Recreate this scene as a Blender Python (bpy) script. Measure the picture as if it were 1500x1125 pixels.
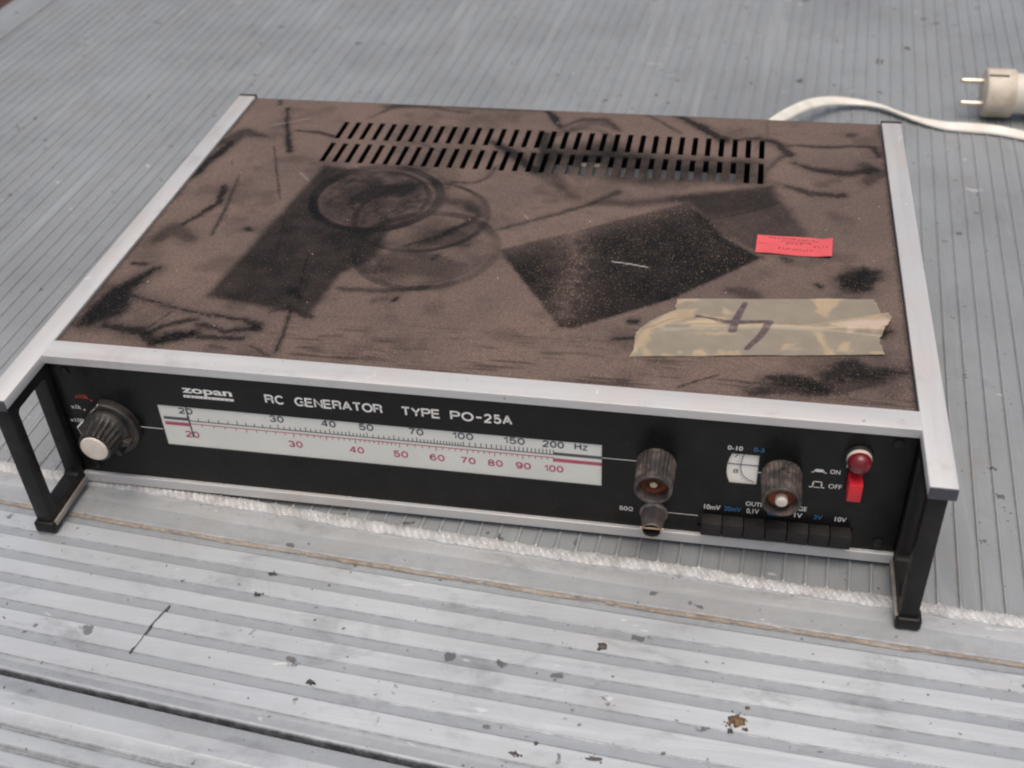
import bpy, bmesh, math, random
import numpy as np
from mathutils import Vector, Matrix

for o in list(bpy.data.objects):
    bpy.data.objects.remove(o)
SC = bpy.context.scene
COL = SC.collection
random.seed(7)
RNG = np.random.default_rng(11)

# ------------------------------------------------------------------ camera
cam_data = bpy.data.cameras.new('camera')
cam = bpy.data.objects.new('camera', cam_data)
COL.objects.link(cam)
RIGHT = Vector((0.9821458809, 0.1835016848, -0.0414318744))
DOWN = Vector((0.0816506480, -0.6142306212, -0.7848910215))
FWD = Vector((-0.1694775508, 0.7674945444, -0.6182471061))
m = Matrix.Identity(4)
for r in range(3):
    m[r][0] = RIGHT[r]
    m[r][1] = -DOWN[r]
    m[r][2] = -FWD[r]
m[0][3], m[1][3], m[2][3] = 0.34480665, -0.43185657, 0.44321605
cam.matrix_world = m
cam_data.sensor_width = 36.0
cam_data.lens = 36.0 * 1715.894 / 1500.0
cam_data.clip_start = 0.01
cam_data.clip_end = 200.0
cam_data.dof.use_dof = True
cam_data.dof.focus_distance = 0.60
cam_data.dof.aperture_fstop = 11.0
SC.camera = cam

# ------------------------------------------------------------------ sky, sun, exposure
SUN_ELEV = math.radians(77)
SUN_ROT = math.radians(165)          # measured from +Y towards +X
world = bpy.data.worlds.new('World')
SC.world = world
world.use_nodes = True
wn = world.node_tree
wn.nodes.clear()
sky = wn.nodes.new('ShaderNodeTexSky')
sky.sky_type = 'NISHITA'
sky.sun_disc = False
sky.sun_elevation = SUN_ELEV
sky.sun_rotation = SUN_ROT
sky.air_density = 1.0
sky.dust_density = 8.0
sky.ozone_density = 0.0
bg = wn.nodes.new('ShaderNodeBackground')
bg.inputs['Strength'].default_value = 0.125
wo = wn.nodes.new('ShaderNodeOutputWorld')
wn.links.new(sky.outputs[0], bg.inputs['Color'])
wn.links.new(bg.outputs[0], wo.inputs['Surface'])
sun_data = bpy.data.lights.new('sun', 'SUN')
sun_data.energy = 0.9
sun_data.angle = math.radians(50)
sun_data.color = (1.0, 1.0, 0.95)
sun = bpy.data.objects.new('sun', sun_data)
COL.objects.link(sun)
sdir = Vector((math.sin(SUN_ROT) * math.cos(SUN_ELEV), math.cos(SUN_ROT) * math.cos(SUN_ELEV), math.sin(SUN_ELEV)))
sun.rotation_euler = sdir.to_track_quat('Z', 'Y').to_euler()
sun.location = sdir * 5
SC.view_settings.view_transform = 'Standard'
SC.view_settings.look = 'None'
SC.view_settings.exposure = 0.0
SC.view_settings.gamma = 1.0
SC.render.engine = 'CYCLES'
SC.cycles.filter_width = 2.1

# ------------------------------------------------------------------ helpers
MM = 0.001

class MB:
    """collects vertices and faces (in millimetres) of ONE mesh object"""
    def __init__(self):
        self.v = []; self.f = []
    def add(self, vs, fs):
        b = len(self.v)
        self.v += [tuple(p) for p in vs]
        self.f += [tuple(i + b for i in q) for q in fs]
        return self
    def box(self, x0, x1, y0, y1, z0, z1):
        vs = [(x0,y0,z0),(x1,y0,z0),(x1,y1,z0),(x0,y1,z0),(x0,y0,z1),(x1,y0,z1),(x1,y1,z1),(x0,y1,z1)]
        return self.add(vs, [(0,3,2,1),(4,5,6,7),(0,1,5,4),(1,2,6,5),(2,3,7,6),(3,0,4,7)])
    def rings(self, rings, cap0=True, cap1=True, close=False):
        n = len(rings[0]); vs = [p for r in rings for p in r]; fs = []
        m_ = len(rings)
        for i in range(m_ if close else m_ - 1):
            a = i * n; b = ((i + 1) % m_) * n
            for j in range(n):
                k = (j + 1) % n
                fs.append((a + j, a + k, b + k, b + j))
        if not close:
            if cap0: fs.append(tuple(range(n))[::-1])
            if cap1: fs.append(tuple((m_ - 1) * n + j for j in range(n)))
        return self.add(vs, fs)
    def lathe(self, prof, c, axis='y', n=48, cap0=True, cap1=True, flute=None):
        """prof: (position along the axis, radius); flute(angle, i) scales the radius"""
        rr = []
        for i, (t, r) in enumerate(prof):
            ring = []
            for j in range(n):
                a = 2 * math.pi * j / n
                q = r * (flute(a, i) if flute else 1.0)
                u, w = q * math.cos(a), q * math.sin(a)
                if axis == 'y': ring.append((c[0] + u, c[1] + t, c[2] - w))
                elif axis == 'z': ring.append((c[0] + u, c[1] + w, c[2] + t))
                else: ring.append((c[0] + t, c[1] + u, c[2] + w))
            rr.append(ring)
        return self.rings(rr, cap0, cap1)
    def prism_y(self, poly, y0, y1):
        return self.rings([[(x, y1, z) for x, z in poly], [(x, y0, z) for x, z in poly]])
    def build(self, name, mat, parent=None, bevel=0.0, seg=2, smooth=35, limit=30, kind=None, label=None):
        me = bpy.data.meshes.new(name)
        me.from_pydata([(a * MM, b * MM, c * MM) for a, b, c in self.v], [], self.f)
        bm = bmesh.new(); bm.from_mesh(me)
        bmesh.ops.recalc_face_normals(bm, faces=bm.faces)
        if bevel:
            ed = [e for e in bm.edges if len(e.link_faces) == 2 and e.calc_face_angle(0) > math.radians(limit)]
            bmesh.ops.bevel(bm, geom=ed, offset=bevel * MM, segments=seg, affect='EDGES', profile=0.5, clamp_overlap=True)
        bm.to_mesh(me); bm.free()
        return link(name, me, mat, parent, smooth, kind, label)

def link(name, me, mat, parent=None, smooth=35, kind=None, label=None):
    if mat: me.materials.append(mat)
    if smooth:
        me.shade_smooth(); me.set_sharp_from_angle(angle=math.radians(smooth))
    o = bpy.data.objects.new(name, me); COL.objects.link(o)
    if parent: o.parent = parent
    if kind: o['kind'] = kind
    if label: o['label'] = label
    return o

def thing(name, label, cat, group=None):
    o = bpy.data.objects.new(name, None); COL.objects.link(o)
    o['label'] = label; o['category'] = cat
    if group: o['group'] = group
    return o

def tag(o, label, cat, group=None):
    o['label'] = label; o['category'] = cat
    if group: o['group'] = group
    return o

def mesh_np(name, co_mm, faces, mat, parent=None, smooth=0, attrs=None, kind=None, label=None):
    me = bpy.data.meshes.new(name)
    me.from_pydata((np.asarray(co_mm) * MM).tolist(), [], faces)
    for k, a in (attrs or {}).items():
        at = me.attributes.new(k, 'FLOAT', 'POINT')
        at.data.foreach_set('value', np.asarray(a, dtype=np.float32).ravel())
    return link(name, me, mat, parent, smooth, kind, label)

def grid_faces(nu, nv, keep=None):
    f = []
    for i in range(nu - 1):
        for j in range(nv - 1):
            if keep is None or keep(i, j):
                a = i * nv + j
                f.append((a, a + nv, a + nv + 1, a + 1))
    return f

def vnoise(x, y, scale, seed):
    """smooth value noise in 0..1, x and y arrays in mm"""
    g = np.random.default_rng(seed).random((256, 256))
    u = np.asarray(x) / scale + 37.3; v = np.asarray(y) / scale + 91.7
    iu = np.floor(u).astype(int); iv = np.floor(v).astype(int)
    fu = u - iu; fv = v - iv
    fu = fu * fu * (3 - 2 * fu); fv = fv * fv * (3 - 2 * fv)
    g00 = g[iu % 256, iv % 256]; g10 = g[(iu + 1) % 256, iv % 256]
    g01 = g[iu % 256, (iv + 1) % 256]; g11 = g[(iu + 1) % 256, (iv + 1) % 256]
    return (g00 * (1 - fu) + g10 * fu) * (1 - fv) + (g01 * (1 - fu) + g11 * fu) * fv

def fbm(x, y, scale, seed, octaves=4):
    s = 0; a = 1; t = 0
    for k in range(octaves):
        s = s + a * vnoise(x, y, scale / 2 ** k, seed + k); t += a; a *= 0.55
    return s / t

def sstep(a, b, x):
    t = np.clip((x - a) / (b - a), 0, 1)
    return t * t * (3 - 2 * t)

def seg_dist(px, py, pts, widths):
    """distance to a polyline minus its local half width (negative inside)"""
    n = len(pts)
    if not hasattr(widths, '__len__'): widths = [widths] * n
    best = np.full(px.shape, 1e9)
    for (ax, ay), (bx, by), w0, w1 in zip(pts[:-1], pts[1:], widths[:-1], widths[1:]):
        dx, dy = bx - ax, by - ay
        t = np.clip(((px - ax) * dx + (py - ay) * dy) / (dx * dx + dy * dy + 1e-9), 0, 1)
        d = np.hypot(px - ax - t * dx, py - ay - t * dy) - 0.5 * (w0 + (w1 - w0) * t)
        best = np.minimum(best, d)
    return best

def poly_sd(px, py, poly):
    """signed distance to a polygon, negative inside"""
    d = np.full(px.shape, 1e9); inside = np.zeros(px.shape, bool)
    n = len(poly)
    for i in range(n):
        ax, ay = poly[i]; bx, by = poly[(i + 1) % n]
        dx, dy = bx - ax, by - ay
        t = np.clip(((px - ax) * dx + (py - ay) * dy) / (dx * dx + dy * dy + 1e-9), 0, 1)
        d = np.minimum(d, np.hypot(px - ax - t * dx, py - ay - t * dy))
        if abs(dy) > 1e-9:
            c = ((ay > py) != (by > py)) & (px < dx * (py - ay) / dy + ax)
            inside ^= c
    return np.where(inside, -d, d)

# ------------------------------------------------------------------ materials
class NT:
    def __init__(self, name):
        self.m = bpy.data.materials.new(name); self.m.use_nodes = True
        self.t = self.m.node_tree; self.t.nodes.clear()
        self.out = self.t.nodes.new('ShaderNodeOutputMaterial')
        self.b = self.t.nodes.new('ShaderNodeBsdfPrincipled')
        self.t.links.new(self.b.outputs[0], self.out.inputs['Surface'])
    def n(self, typ, **kw):
        q = self.t.nodes.new(typ)
        for k, v in kw.items(): setattr(q, k, v)
        return q
    def l(self, a, b): self.t.links.new(a, b)
    def coord(self, scale=(1, 1, 1)):
        tc = self.n('ShaderNodeTexCoord'); mp = self.n('ShaderNodeMapping')
        mp.inputs['Scale'].default_value = scale
        self.l(tc.outputs['Object'], mp.inputs['Vector']); return mp.outputs[0]
    def noise(self, scale, detail=4, rough=0.55, stretch=(1, 1, 1), dist=0.0):
        q = self.n('ShaderNodeTexNoise'); q.inputs['Scale'].default_value = scale
        q.inputs['Detail'].default_value = detail; q.inputs['Roughness'].default_value = rough
        q.inputs['Distortion'].default_value = dist
        self.l(self.coord(stretch), q.inputs['Vector']); return q.outputs[0]
    def ramp(self, fac, lo, hi, c0=0.0, c1=1.0):
        q = self.n('ShaderNodeMapRange'); q.interpolation_type = 'SMOOTHSTEP'
        q.inputs['From Min'].default_value = lo; q.inputs['From Max'].default_value = hi
        q.inputs['To Min'].default_value = c0; q.inputs['To Max'].default_value = c1
        self.l(fac, q.inputs['Value']); return q.outputs[0]
    def math(self, op, a, b=None):
        q = self.n('ShaderNodeMath', operation=op)
        for i, s in enumerate((a, b)):
            if s is None: continue
            if isinstance(s, (int, float)): q.inputs[i].default_value = s
            else: self.l(s, q.inputs[i])
        return q.outputs[0]
    def mix(self, fac, a, b):
        q = self.n('ShaderNodeMix', data_type='RGBA')
        for s, i in ((fac, 0), (a, 6), (b, 7)):
            if isinstance(s, (int, float)): q.inputs[i].default_value = s
            elif isinstance(s, tuple): q.inputs[i].default_value = (*s, 1)
            else: self.l(s, q.inputs[i])
        return q.outputs[2]
    def attr(self, name):
        q = self.n('ShaderNodeAttribute'); q.attribute_name = name; return q.outputs['Fac']
    def set(self, key, v):
        s = self.b.inputs[key]
        if isinstance(v, tuple): s.default_value = (*v, 1)
        elif isinstance(v, (int, float)): s.default_value = v
        else: self.l(v, s)
    def bump(self, h, strength=0.2, dist=0.001):
        q = self.n('ShaderNodeBump'); q.inputs['Strength'].default_value = strength
        q.inputs['Distance'].default_value = dist
        self.l(h, q.inputs['Height']); self.l(q.outputs[0], self.b.inputs['Normal'])

def simple(name, col, rough=0.5, metal=0.0, var=0.25, vscale=60, dust=None, dust_amt=0.5, spec=0.5, bump=0.05, dscale=45):
    t = NT(name)
    n1 = t.noise(vscale, 5)
    lo = tuple(c * (1 - var) for c in col); hi = tuple(min(1, c * (1 + var)) for c in col)
    c = t.mix(t.ramp(n1, 0.3, 0.7), lo, hi)
    r = t.ramp(t.noise(vscale * 2.3, 3), 0.3, 0.7, max(0.02, rough - 0.08), min(1, rough + 0.1))
    if dust:
        d = t.ramp(t.noise(dscale, 6, 0.65), 0.42, 0.68, 0.0, dust_amt)
        sp = t.ramp(t.noise(900, 2), 0.66, 0.72, 0.0, dust_amt)
        d = t.math('MAXIMUM', d, sp)
        c = t.mix(d, c, dust)
        r = t.math('ADD', r, t.math('MULTIPLY', d, 0.3))
    t.set('Base Color', c); t.set('Roughness', r); t.set('Metallic', metal)
    t.set('Specular IOR Level', spec)
    if bump: t.bump(t.noise(vscale * 8, 4), bump, 0.0005)
    return t.m

# weathered aluminium plate of the loading bed
def plate_metal(name, base, stretch, metal=0.35, rough=0.48, spots=True, gcol=(0.15,0.155,0.17), smr=0.30):
    t = NT(name)
    big = t.noise(7, 4, 0.6)
    streak = t.noise(55, 5, 0.6, stretch)
    fine = t.noise(420, 3, 0.6, stretch)
    c = t.mix(t.ramp(big, 0.3, 0.7), tuple(v * 0.86 for v in base), tuple(v * 1.08 for v in base))
    c = t.mix(t.ramp(streak, 0.35, 0.75, 0, 0.35), c, tuple(v * 0.72 for v in base))
    c = t.mix(t.ramp(fine, 0.55, 0.8, 0, 0.35), c, tuple(min(1, v * 1.25) for v in base))
    warm = t.ramp(t.noise(18, 4, 0.6), 0.55, 0.75, 0, 0.45)
    c = t.mix(warm, c, (base[0] * 0.92, base[1] * 0.84, base[2] * 0.74))
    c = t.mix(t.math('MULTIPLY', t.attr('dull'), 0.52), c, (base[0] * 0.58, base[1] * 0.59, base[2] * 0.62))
    g = t.attr('grime_shade')  # dirt together with crease shade painted into the colour
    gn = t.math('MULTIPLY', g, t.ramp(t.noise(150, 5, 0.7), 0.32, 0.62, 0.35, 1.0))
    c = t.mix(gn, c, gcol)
    r = t.ramp(streak, 0.3, 0.75, rough - 0.06, rough + 0.12)
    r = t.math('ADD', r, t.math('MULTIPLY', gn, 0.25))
    smear = t.ramp(t.noise(42, 5, 0.7, tuple(0.5 + 0.5 * q for q in stretch), 0.4), 0.50, 0.76, 0, smr)
    c = t.mix(smear, c, (0.15, 0.15, 0.155))
    grit = t.ramp(t.noise(700, 2, 0.6), 0.68, 0.76, 0, 0.5)
    c = t.mix(t.math('MULTIPLY', grit, t.ramp(t.noise(14, 4), 0.42, 0.62)), c, (0.10, 0.095, 0.095))
    pale = t.ramp(t.noise(34, 4, 0.65, stretch, 0.3), 0.57, 0.75, 0, 0.40)
    c = t.mix(pale, c, tuple(min(0.85, v * 1.45) for v in base))
    if spots:
        sp = t.ramp(t.noise(85, 3, 0.5), 0.69, 0.735, 0, 0.7)
        sp2 = t.ramp(t.noise(260, 2, 0.5), 0.70, 0.75, 0, 0.75)
        s = t.math('MAXIMUM', sp, sp2)
        c = t.mix(s, c, (0.05, 0.045, 0.045))
        r = t.math('ADD', r, t.math('MULTIPLY', s, 0.3))
        sc = t.ramp(t.noise(160, 2, 0.4, (0.35, 1.0, 1), 0.6), 0.74, 0.78, 0, 0.5)
        c = t.mix(sc, c, (0.8, 0.8, 0.8))
    t.set('Base Color', c); t.set('Roughness', r)
    t.set('Metallic', t.math('MULTIPLY', t.math('SUBTRACT', 1.0, gn), metal))
    t.bump(t.math('ADD', fine, t.math('MULTIPLY', t.noise(90, 5), 1.5)), 0.18, 0.0006)
    return t.m

M = {}
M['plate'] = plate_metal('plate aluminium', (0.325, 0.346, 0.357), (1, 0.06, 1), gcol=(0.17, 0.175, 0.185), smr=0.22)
M['rib'] = plate_metal('rib aluminium', (0.36, 0.375, 0.385), (1, 0.06, 1), smr=0.4)
M['strip'] = plate_metal('strip aluminium', (0.51, 0.535, 0.55), (0.06, 1, 1), smr=0.5)
M['plank'] = plate_metal('plank aluminium', (0.54, 0.575, 0.60), (0.06, 1, 1), metal=0.45, rough=0.42, gcol=(0.085, 0.09, 0.10), smr=0.5)
M['weld'] = simple('weld aluminium', (0.56, 0.565, 0.57), 0.5, 0.2, 0.2, 150, dust=(0.34, 0.31, 0.28), dust_amt=0.4, bump=0.1, spec=0.35)
M['seam'] = simple('rusty sealant', (0.27, 0.225, 0.18), 0.85, 0.0, 0.3, 300, dust=(0.42, 0.39, 0.35), dust_amt=0.8, bump=0.5)
M['ground'] = simple('dark red ground', (0.06, 0.025, 0.02), 0.9, 0.0, 0.4, 4)
def rail_metal(name, stretch, base=(0.57, 0.575, 0.575)):
    t = NT(name)
    st = t.noise(90, 5, 0.65, stretch)
    c = t.mix(t.ramp(st, 0.3, 0.7), tuple(v * 0.93 for v in base), tuple(v * 1.06 for v in base))
    c = t.mix(t.ramp(t.noise(12, 4, 0.6), 0.45, 0.62, 0, 0.30), c, (0.60, 0.51, 0.46))
    c = t.mix(t.ramp(t.noise(30, 5, 0.7), 0.54, 0.72, 0, 0.45), c, (0.42, 0.40, 0.38))
    nick = t.math('MAXIMUM', t.ramp(t.noise(190, 3, 0.6), 0.70, 0.76, 0, 0.7), t.ramp(t.noise(420, 2, 0.6), 0.72, 0.78, 0, 0.6))
    c = t.mix(nick, c, (0.14, 0.12, 0.11))
    sc = t.ramp(t.noise(300, 2, 0.5, (0.5, 0.25, 1), 0.8), 0.72, 0.77, 0, 0.6)
    c = t.mix(sc, c, (0.82, 0.82, 0.82))
    t.set('Base Color', c); t.set('Metallic', 0.28)
    t.set('Roughness', t.ramp(st, 0.3, 0.7, 0.36, 0.52))
    t.bump(t.math('ADD', st, t.noise(200, 4)), 0.10, 0.0004)
    return t.m
M['trim'] = rail_metal('brushed trim', (0.05, 1, 1))
M['rail'] = rail_metal('rail aluminium', (1, 0.05, 1))
M['black'] = simple('black plastic', (0.009, 0.009, 0.0095), 0.42, 0.0, 0.2, 80, dust=(0.05, 0.04, 0.034), dust_amt=0.22, bump=0.1, dscale=30, spec=0.25)
M['panel'] = simple('black panel', (0.0065, 0.0068, 0.007), 0.34, 0.0, 0.15, 40, dust=(0.06, 0.052, 0.045), dust_amt=0.08, bump=0.03, spec=0.25)
M['case'] = simple('case paint', (0.02, 0.02, 0.022), 0.55, 0.0, 0.2, 50)
M['knob'] = simple('dusty knob', (0.035, 0.031, 0.031), 0.55, 0.0, 0.2, 150, dust=(0.17, 0.13, 0.115), dust_amt=0.85, bump=0.15, dscale=110)
M['knobblack'] = simple('black knob', (0.016, 0.016, 0.016), 0.42, 0.0, 0.2, 150, dust=(0.09, 0.07, 0.055), dust_amt=0.5, bump=0.1, dscale=70)
M['button'] = simple('dusty button', (0.015, 0.014, 0.014), 0.55, 0.0, 0.2, 150, dust=(0.055, 0.046, 0.042), dust_amt=0.5, bump=0.1, dscale=60, spec=0.3)
M['endcap'] = simple('grey end cap', (0.055, 0.058, 0.075), 0.5, 0.0, 0.15, 90, dust=(0.12,0.10,0.09), dust_amt=0.3)
M['dullstrip'] = simple('dull metal strip', (0.34, 0.32, 0.29), 0.5, 0.4, 0.15, 150, dust=(0.2, 0.16, 0.13), dust_amt=0.5)
M['streak'] = simple('dark streak', (0.10, 0.09, 0.095), 0.7, 0.0, 0.4, 400, bump=0.3)
M['rust'] = simple('rusty insert', (0.15, 0.035, 0.016), 0.75, 0.0, 0.45, 400, dust=(0.36, 0.12, 0.05), dust_amt=0.6)
M['ivory'] = simple('ivory plastic', (0.66, 0.60, 0.53), 0.5, 0.0, 0.08, 200, dust=(0.4, 0.30, 0.22), dust_amt=0.3)
M['white'] = simple('scale plate', (0.90, 0.875, 0.81), 0.5, 0.0, 0.03, 30)
M['ink'] = simple('dark ink', (0.075, 0.08, 0.10), 0.6, 0.0, 0.1, 100, bump=0)
M['redink'] = simple('red ink', (0.58, 0.07, 0.14), 0.6, 0.0, 0.1, 100, bump=0)
M['print'] = simple('white print', (0.78, 0.78, 0.75), 0.55, 0.0, 0.06, 300, bump=0)
M['blueprint'] = simple('blue print', (0.035, 0.16, 0.33), 0.55, 0.0, 0.1, 300, bump=0)
M['redprint'] = simple('red print', (0.45, 0.055, 0.03), 0.55, 0.0, 0.2, 300, bump=0)
M['bnc'] = simple('dull nickel', (0.22, 0.19, 0.175), 0.45, 0.6, 0.25, 250, dust=(0.2, 0.15, 0.12), dust_amt=0.6)
M['brass'] = simple('brass rim', (0.55, 0.43, 0.30), 0.35, 0.8, 0.15, 250)
M['redplastic'] = simple('red plastic', (0.62, 0.018, 0.03), 0.4, 0.0, 0.08, 150, dust=(0.5, 0.1, 0.08), dust_amt=0.3)
M['lens'] = simple('red lens', (0.13, 0.004, 0.012), 0.2, 0.0, 0.1, 150, dust=(0.25, 0.07, 0.07), dust_amt=0.2, spec=0.6)
M['pin'] = simple('pin metal', (0.70, 0.60, 0.50), 0.3, 0.9, 0.1, 200)
M['plug'] = simple('yellowed plug', (0.60, 0.54, 0.44), 0.5, 0.0, 0.1, 60, dust=(0.32, 0.25, 0.17), dust_amt=0.45)
M['plugwhite'] = simple('white plug sleeve', (0.66, 0.62, 0.55), 0.5, 0.0, 0.06, 60)
M['cable'] = simple('cable sheath', (0.80, 0.78, 0.71), 0.45, 0.0, 0.08, 40, dust=(0.62, 0.55, 0.45), dust_amt=0.5)
M['dirt'] = simple('brown dirt', (0.16, 0.10, 0.055), 0.9, 0.0, 0.55, 500, bump=0.6)
M['darkdirt'] = simple('dark dirt', (0.075, 0.068, 0.066), 0.8, 0.0, 0.5, 400, bump=0.5)
M['tin'] = simple('chassis tin', (0.16, 0.18, 0.20), 0.5, 0.4, 0.2, 60, dust=(0.2, 0.15, 0.12), dust_amt=0.5)
M['pale'] = simple('pale paper', (0.5, 0.47, 0.42), 0.7, 0.0, 0.1, 90)

def glass_pane(name):
    t = NT(name); t.t.nodes.remove(t.b)
    tr = t.n('ShaderNodeBsdfTransparent'); tr.inputs[0].default_value = (0.96, 0.97, 0.97, 1)
    gl = t.n('ShaderNodeBsdfGlossy'); gl.inputs['Roughness'].default_value = 0.12
    lw = t.n('ShaderNodeLayerWeight'); lw.inputs['Blend'].default_value = 0.5
    fr = t.n('ShaderNodeMapRange'); t.l(t.math('POWER', lw.outputs['Facing'], 4.0), fr.inputs['Value'])
    fr.inputs['To Min'].default_value = 0.03; fr.inputs['To Max'].default_value = 0.3
    mx = t.n('ShaderNodeMixShader')
    t.l(fr.outputs[0], mx.inputs[0]); t.l(tr.outputs[0], mx.inputs[1]); t.l(gl.outputs[0], mx.inputs[2])
    t.l(mx.outputs[0], t.out.inputs['Surface']); return t.m
M['glass'] = glass_pane('clear window pane')

def cover_material():
    t = NT('dusty cover')
    clean = t.attr('clean'); spk = t.attr('sprinkle')
    n1 = t.noise(14, 5, 0.6); n2 = t.noise(900, 3, 0.7); n3 = t.noise(60, 5, 0.65, (0.35, 1, 1))
    dust = t.mix(t.ramp(n1, 0.3, 0.7), (0.108, 0.078, 0.069), (0.152, 0.108, 0.090))
    dust = t.mix(t.ramp(n3, 0.45, 0.75, 0, 0.35), dust, (0.105, 0.075, 0.070))
    dark = t.mix(t.ramp(n1, 0.35, 0.65), (0.0045, 0.0048, 0.0045), (0.0085, 0.008, 0.007))
    c = t.mix(clean, dust, dark)
    grain = t.ramp(n2, 0.30, 0.70, 0.76, 1.24)
    q = t.n('ShaderNodeMix', data_type='RGBA', blend_type='MULTIPLY'); q.inputs[0].default_value = 1.0
    cg = t.n('ShaderNodeCombineColor')
    for i in range(3): t.l(grain, cg.inputs[i])
    t.l(c, q.inputs[6]); t.l(cg.outputs[0], q.inputs[7]); c = q.outputs[2]
    sp = t.ramp(t.noise(1100, 2, 0.5), 0.62, 0.71)
    c = t.mix(t.math('MULTIPLY', sp, spk), c, (0.40, 0.28, 0.18))
    wh = t.ramp(t.noise(330, 2, 0.4), 0.765, 0.79)
    c = t.mix(t.math('MULTIPLY', wh, 0.7), c, (0.45, 0.40, 0.36))
    c = t.mix(t.attr('pale'), c, (0.45, 0.44, 0.43))
    t.set('Base Color', c)
    r = t.math('SUBTRACT', 0.80, t.math('MULTIPLY', clean, 0.28))
    t.set('Roughness', r); t.set('Specular IOR Level', t.math('SUBTRACT', 0.3, t.math('MULTIPLY', clean, 0.18)))
    t.bump(n2, 0.12, 0.0003)
    return t.m
M['cover'] = cover_material()

def tape_material():
    t = NT('masking tape')
    tan = t.attr('tan'); ink = t.attr('ink')
    c = t.mix(t.ramp(t.noise(120, 4), 0.3, 0.7), (0.235, 0.202, 0.155), (0.265, 0.23, 0.175))
    c2 = t.mix(t.ramp(t.noise(90, 4), 0.3, 0.7), (0.35, 0.27, 0.175), (0.40, 0.315, 0.21))
    c = t.mix(tan, c, c2)
    c = t.mix(t.attr('sheen'), c, (0.52, 0.42, 0.35))
    c = t.mix(t.math('MULTIPLY', ink, t.ramp(t.noise(300, 3), 0.3, 0.6, 0.7, 0.95)), c, (0.075, 0.045, 0.055))
    t.set('Base Color', c); t.set('Roughness', 0.5)
    t.bump(t.noise(700, 3, 0.6, (1, 0.3, 1)), 0.15, 0.0003)
    return t.m
M['tape'] = tape_material()
def sticker_material():
    t = NT('red paper label')
    c = t.mix(t.ramp(t.noise(60, 4), 0.3, 0.7), (0.62, 0.085, 0.095), (0.70, 0.105, 0.11))
    c = t.mix(t.attr('ink'), c, (0.12, 0.03, 0.04))
    t.set('Base Color', c); t.set('Roughness', 0.6); return t.m
M['sticker'] = sticker_material()

# ================================================================== SETTING: the ribbed aluminium bed
Z0 = -4.0                                     # top of the flat plate, mm
_q = np.polyfit([-4.1, 160.7, 338.8, 496.4], [-22.3, -34.0, -44.3, -51.8], 2)
def seam_y(x):
    x = np.asarray(x, float); xc = np.clip(x, -250, 650)
    sl = 2 * _q[0] * xc + _q[1]
    return np.polyval(_q, xc) + sl * (x - xc)
def plank_y(x, s):
    return seam_y(x) - s - np.clip(s - 70, 0, 35) * 0.0006 * (x - 16)
def weld_y(x):
    x = np.asarray(x, float)
    return seam_y(x) + 26.0 + 0.8 * np.sin(x / 43.0) + 0.35 * np.sin(x / 17.0 + 1)

floor = bpy.data.objects.new('floor', None); COL.objects.link(floor); floor['kind'] = 'structure'

# flat plate with dirt and painted occlusion shade along every rib, heavier on the left
PITCH = 10.62
def lean(x0):                                  # the ribs fan out very slightly
    return 0.012 + 0.050 * float(sstep(-150, 150, np.array(x0)))
ribx = [153.8 + PITCH * i for i in range(-53, 110)]
XL = ribx[0] - 5.0
XR = 153.8 + PITCH * 112
ys = [0.0, 60, 150, 300, 500, 800, 1150, 1500]
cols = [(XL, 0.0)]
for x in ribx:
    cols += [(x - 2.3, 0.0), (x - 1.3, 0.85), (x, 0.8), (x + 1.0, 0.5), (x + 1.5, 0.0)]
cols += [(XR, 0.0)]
co, gr = [], []
for x0, g in cols:
    yb = float(weld_y(x0))
    for y in ys:
        yy = yb if y == 0 else y
        co.append((x0 + (yy + 10) * lean(x0), yy, Z0)); gr.append(g)
plate = mesh_np('plate', co, grid_faces(len(cols), len(ys)), M['plate'], floor, 0, {'grime_shade': gr}, label='grey back plate with narrow raised ribs')
# ribs: thin half round bars, ends ground off at the weld
mb = MB()
prof = [(-0.95, -0.1), (-0.9, 0.45), (-0.58, 0.9), (0, 1.08), (0.58, 0.9), (0.9, 0.45), (0.95, -0.1)]
for x in ribx:
    yb = float(weld_y(x)) + 4.5 + random.uniform(-0.4, 0.4)
    k = lean(x); rings = []
    for y, sc in [(yb - 0.5, 0.25), (yb + 0.2, 0.9), (yb + 1.0, 1.0), (150, 1), (500, 1), (1500, 1)]:
        rings.append([(x + (y + 10) * k + u, y, Z0 + (w * sc if w > 0 else w)) for u, w in prof])
    mb.rings(rings)
ribs = mb.build('ribs', M['rib'], floor, smooth=50, kind='stuff')

# small bright drops of weld metal at the rib ends
mb = MB()
for x in ribx:
    if -120 < x < 700 and random.random() < 0.85:
        yb = float(weld_y(x)) + 4.2; r = random.uniform(0.75, 1.15)
        px = x + (yb + 10) * lean(x) + random.uniform(-0.25, 0.25)
        mb.lathe([(0, r), (r * 0.5, r * 0.85), (r * 0.85, r * 0.5), (r, r * 0.1)], (px, yb, Z0 + 0.25), 'z', 8)
mb.build('weld_spatter', M['weld'], floor, kind='stuff')

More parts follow.
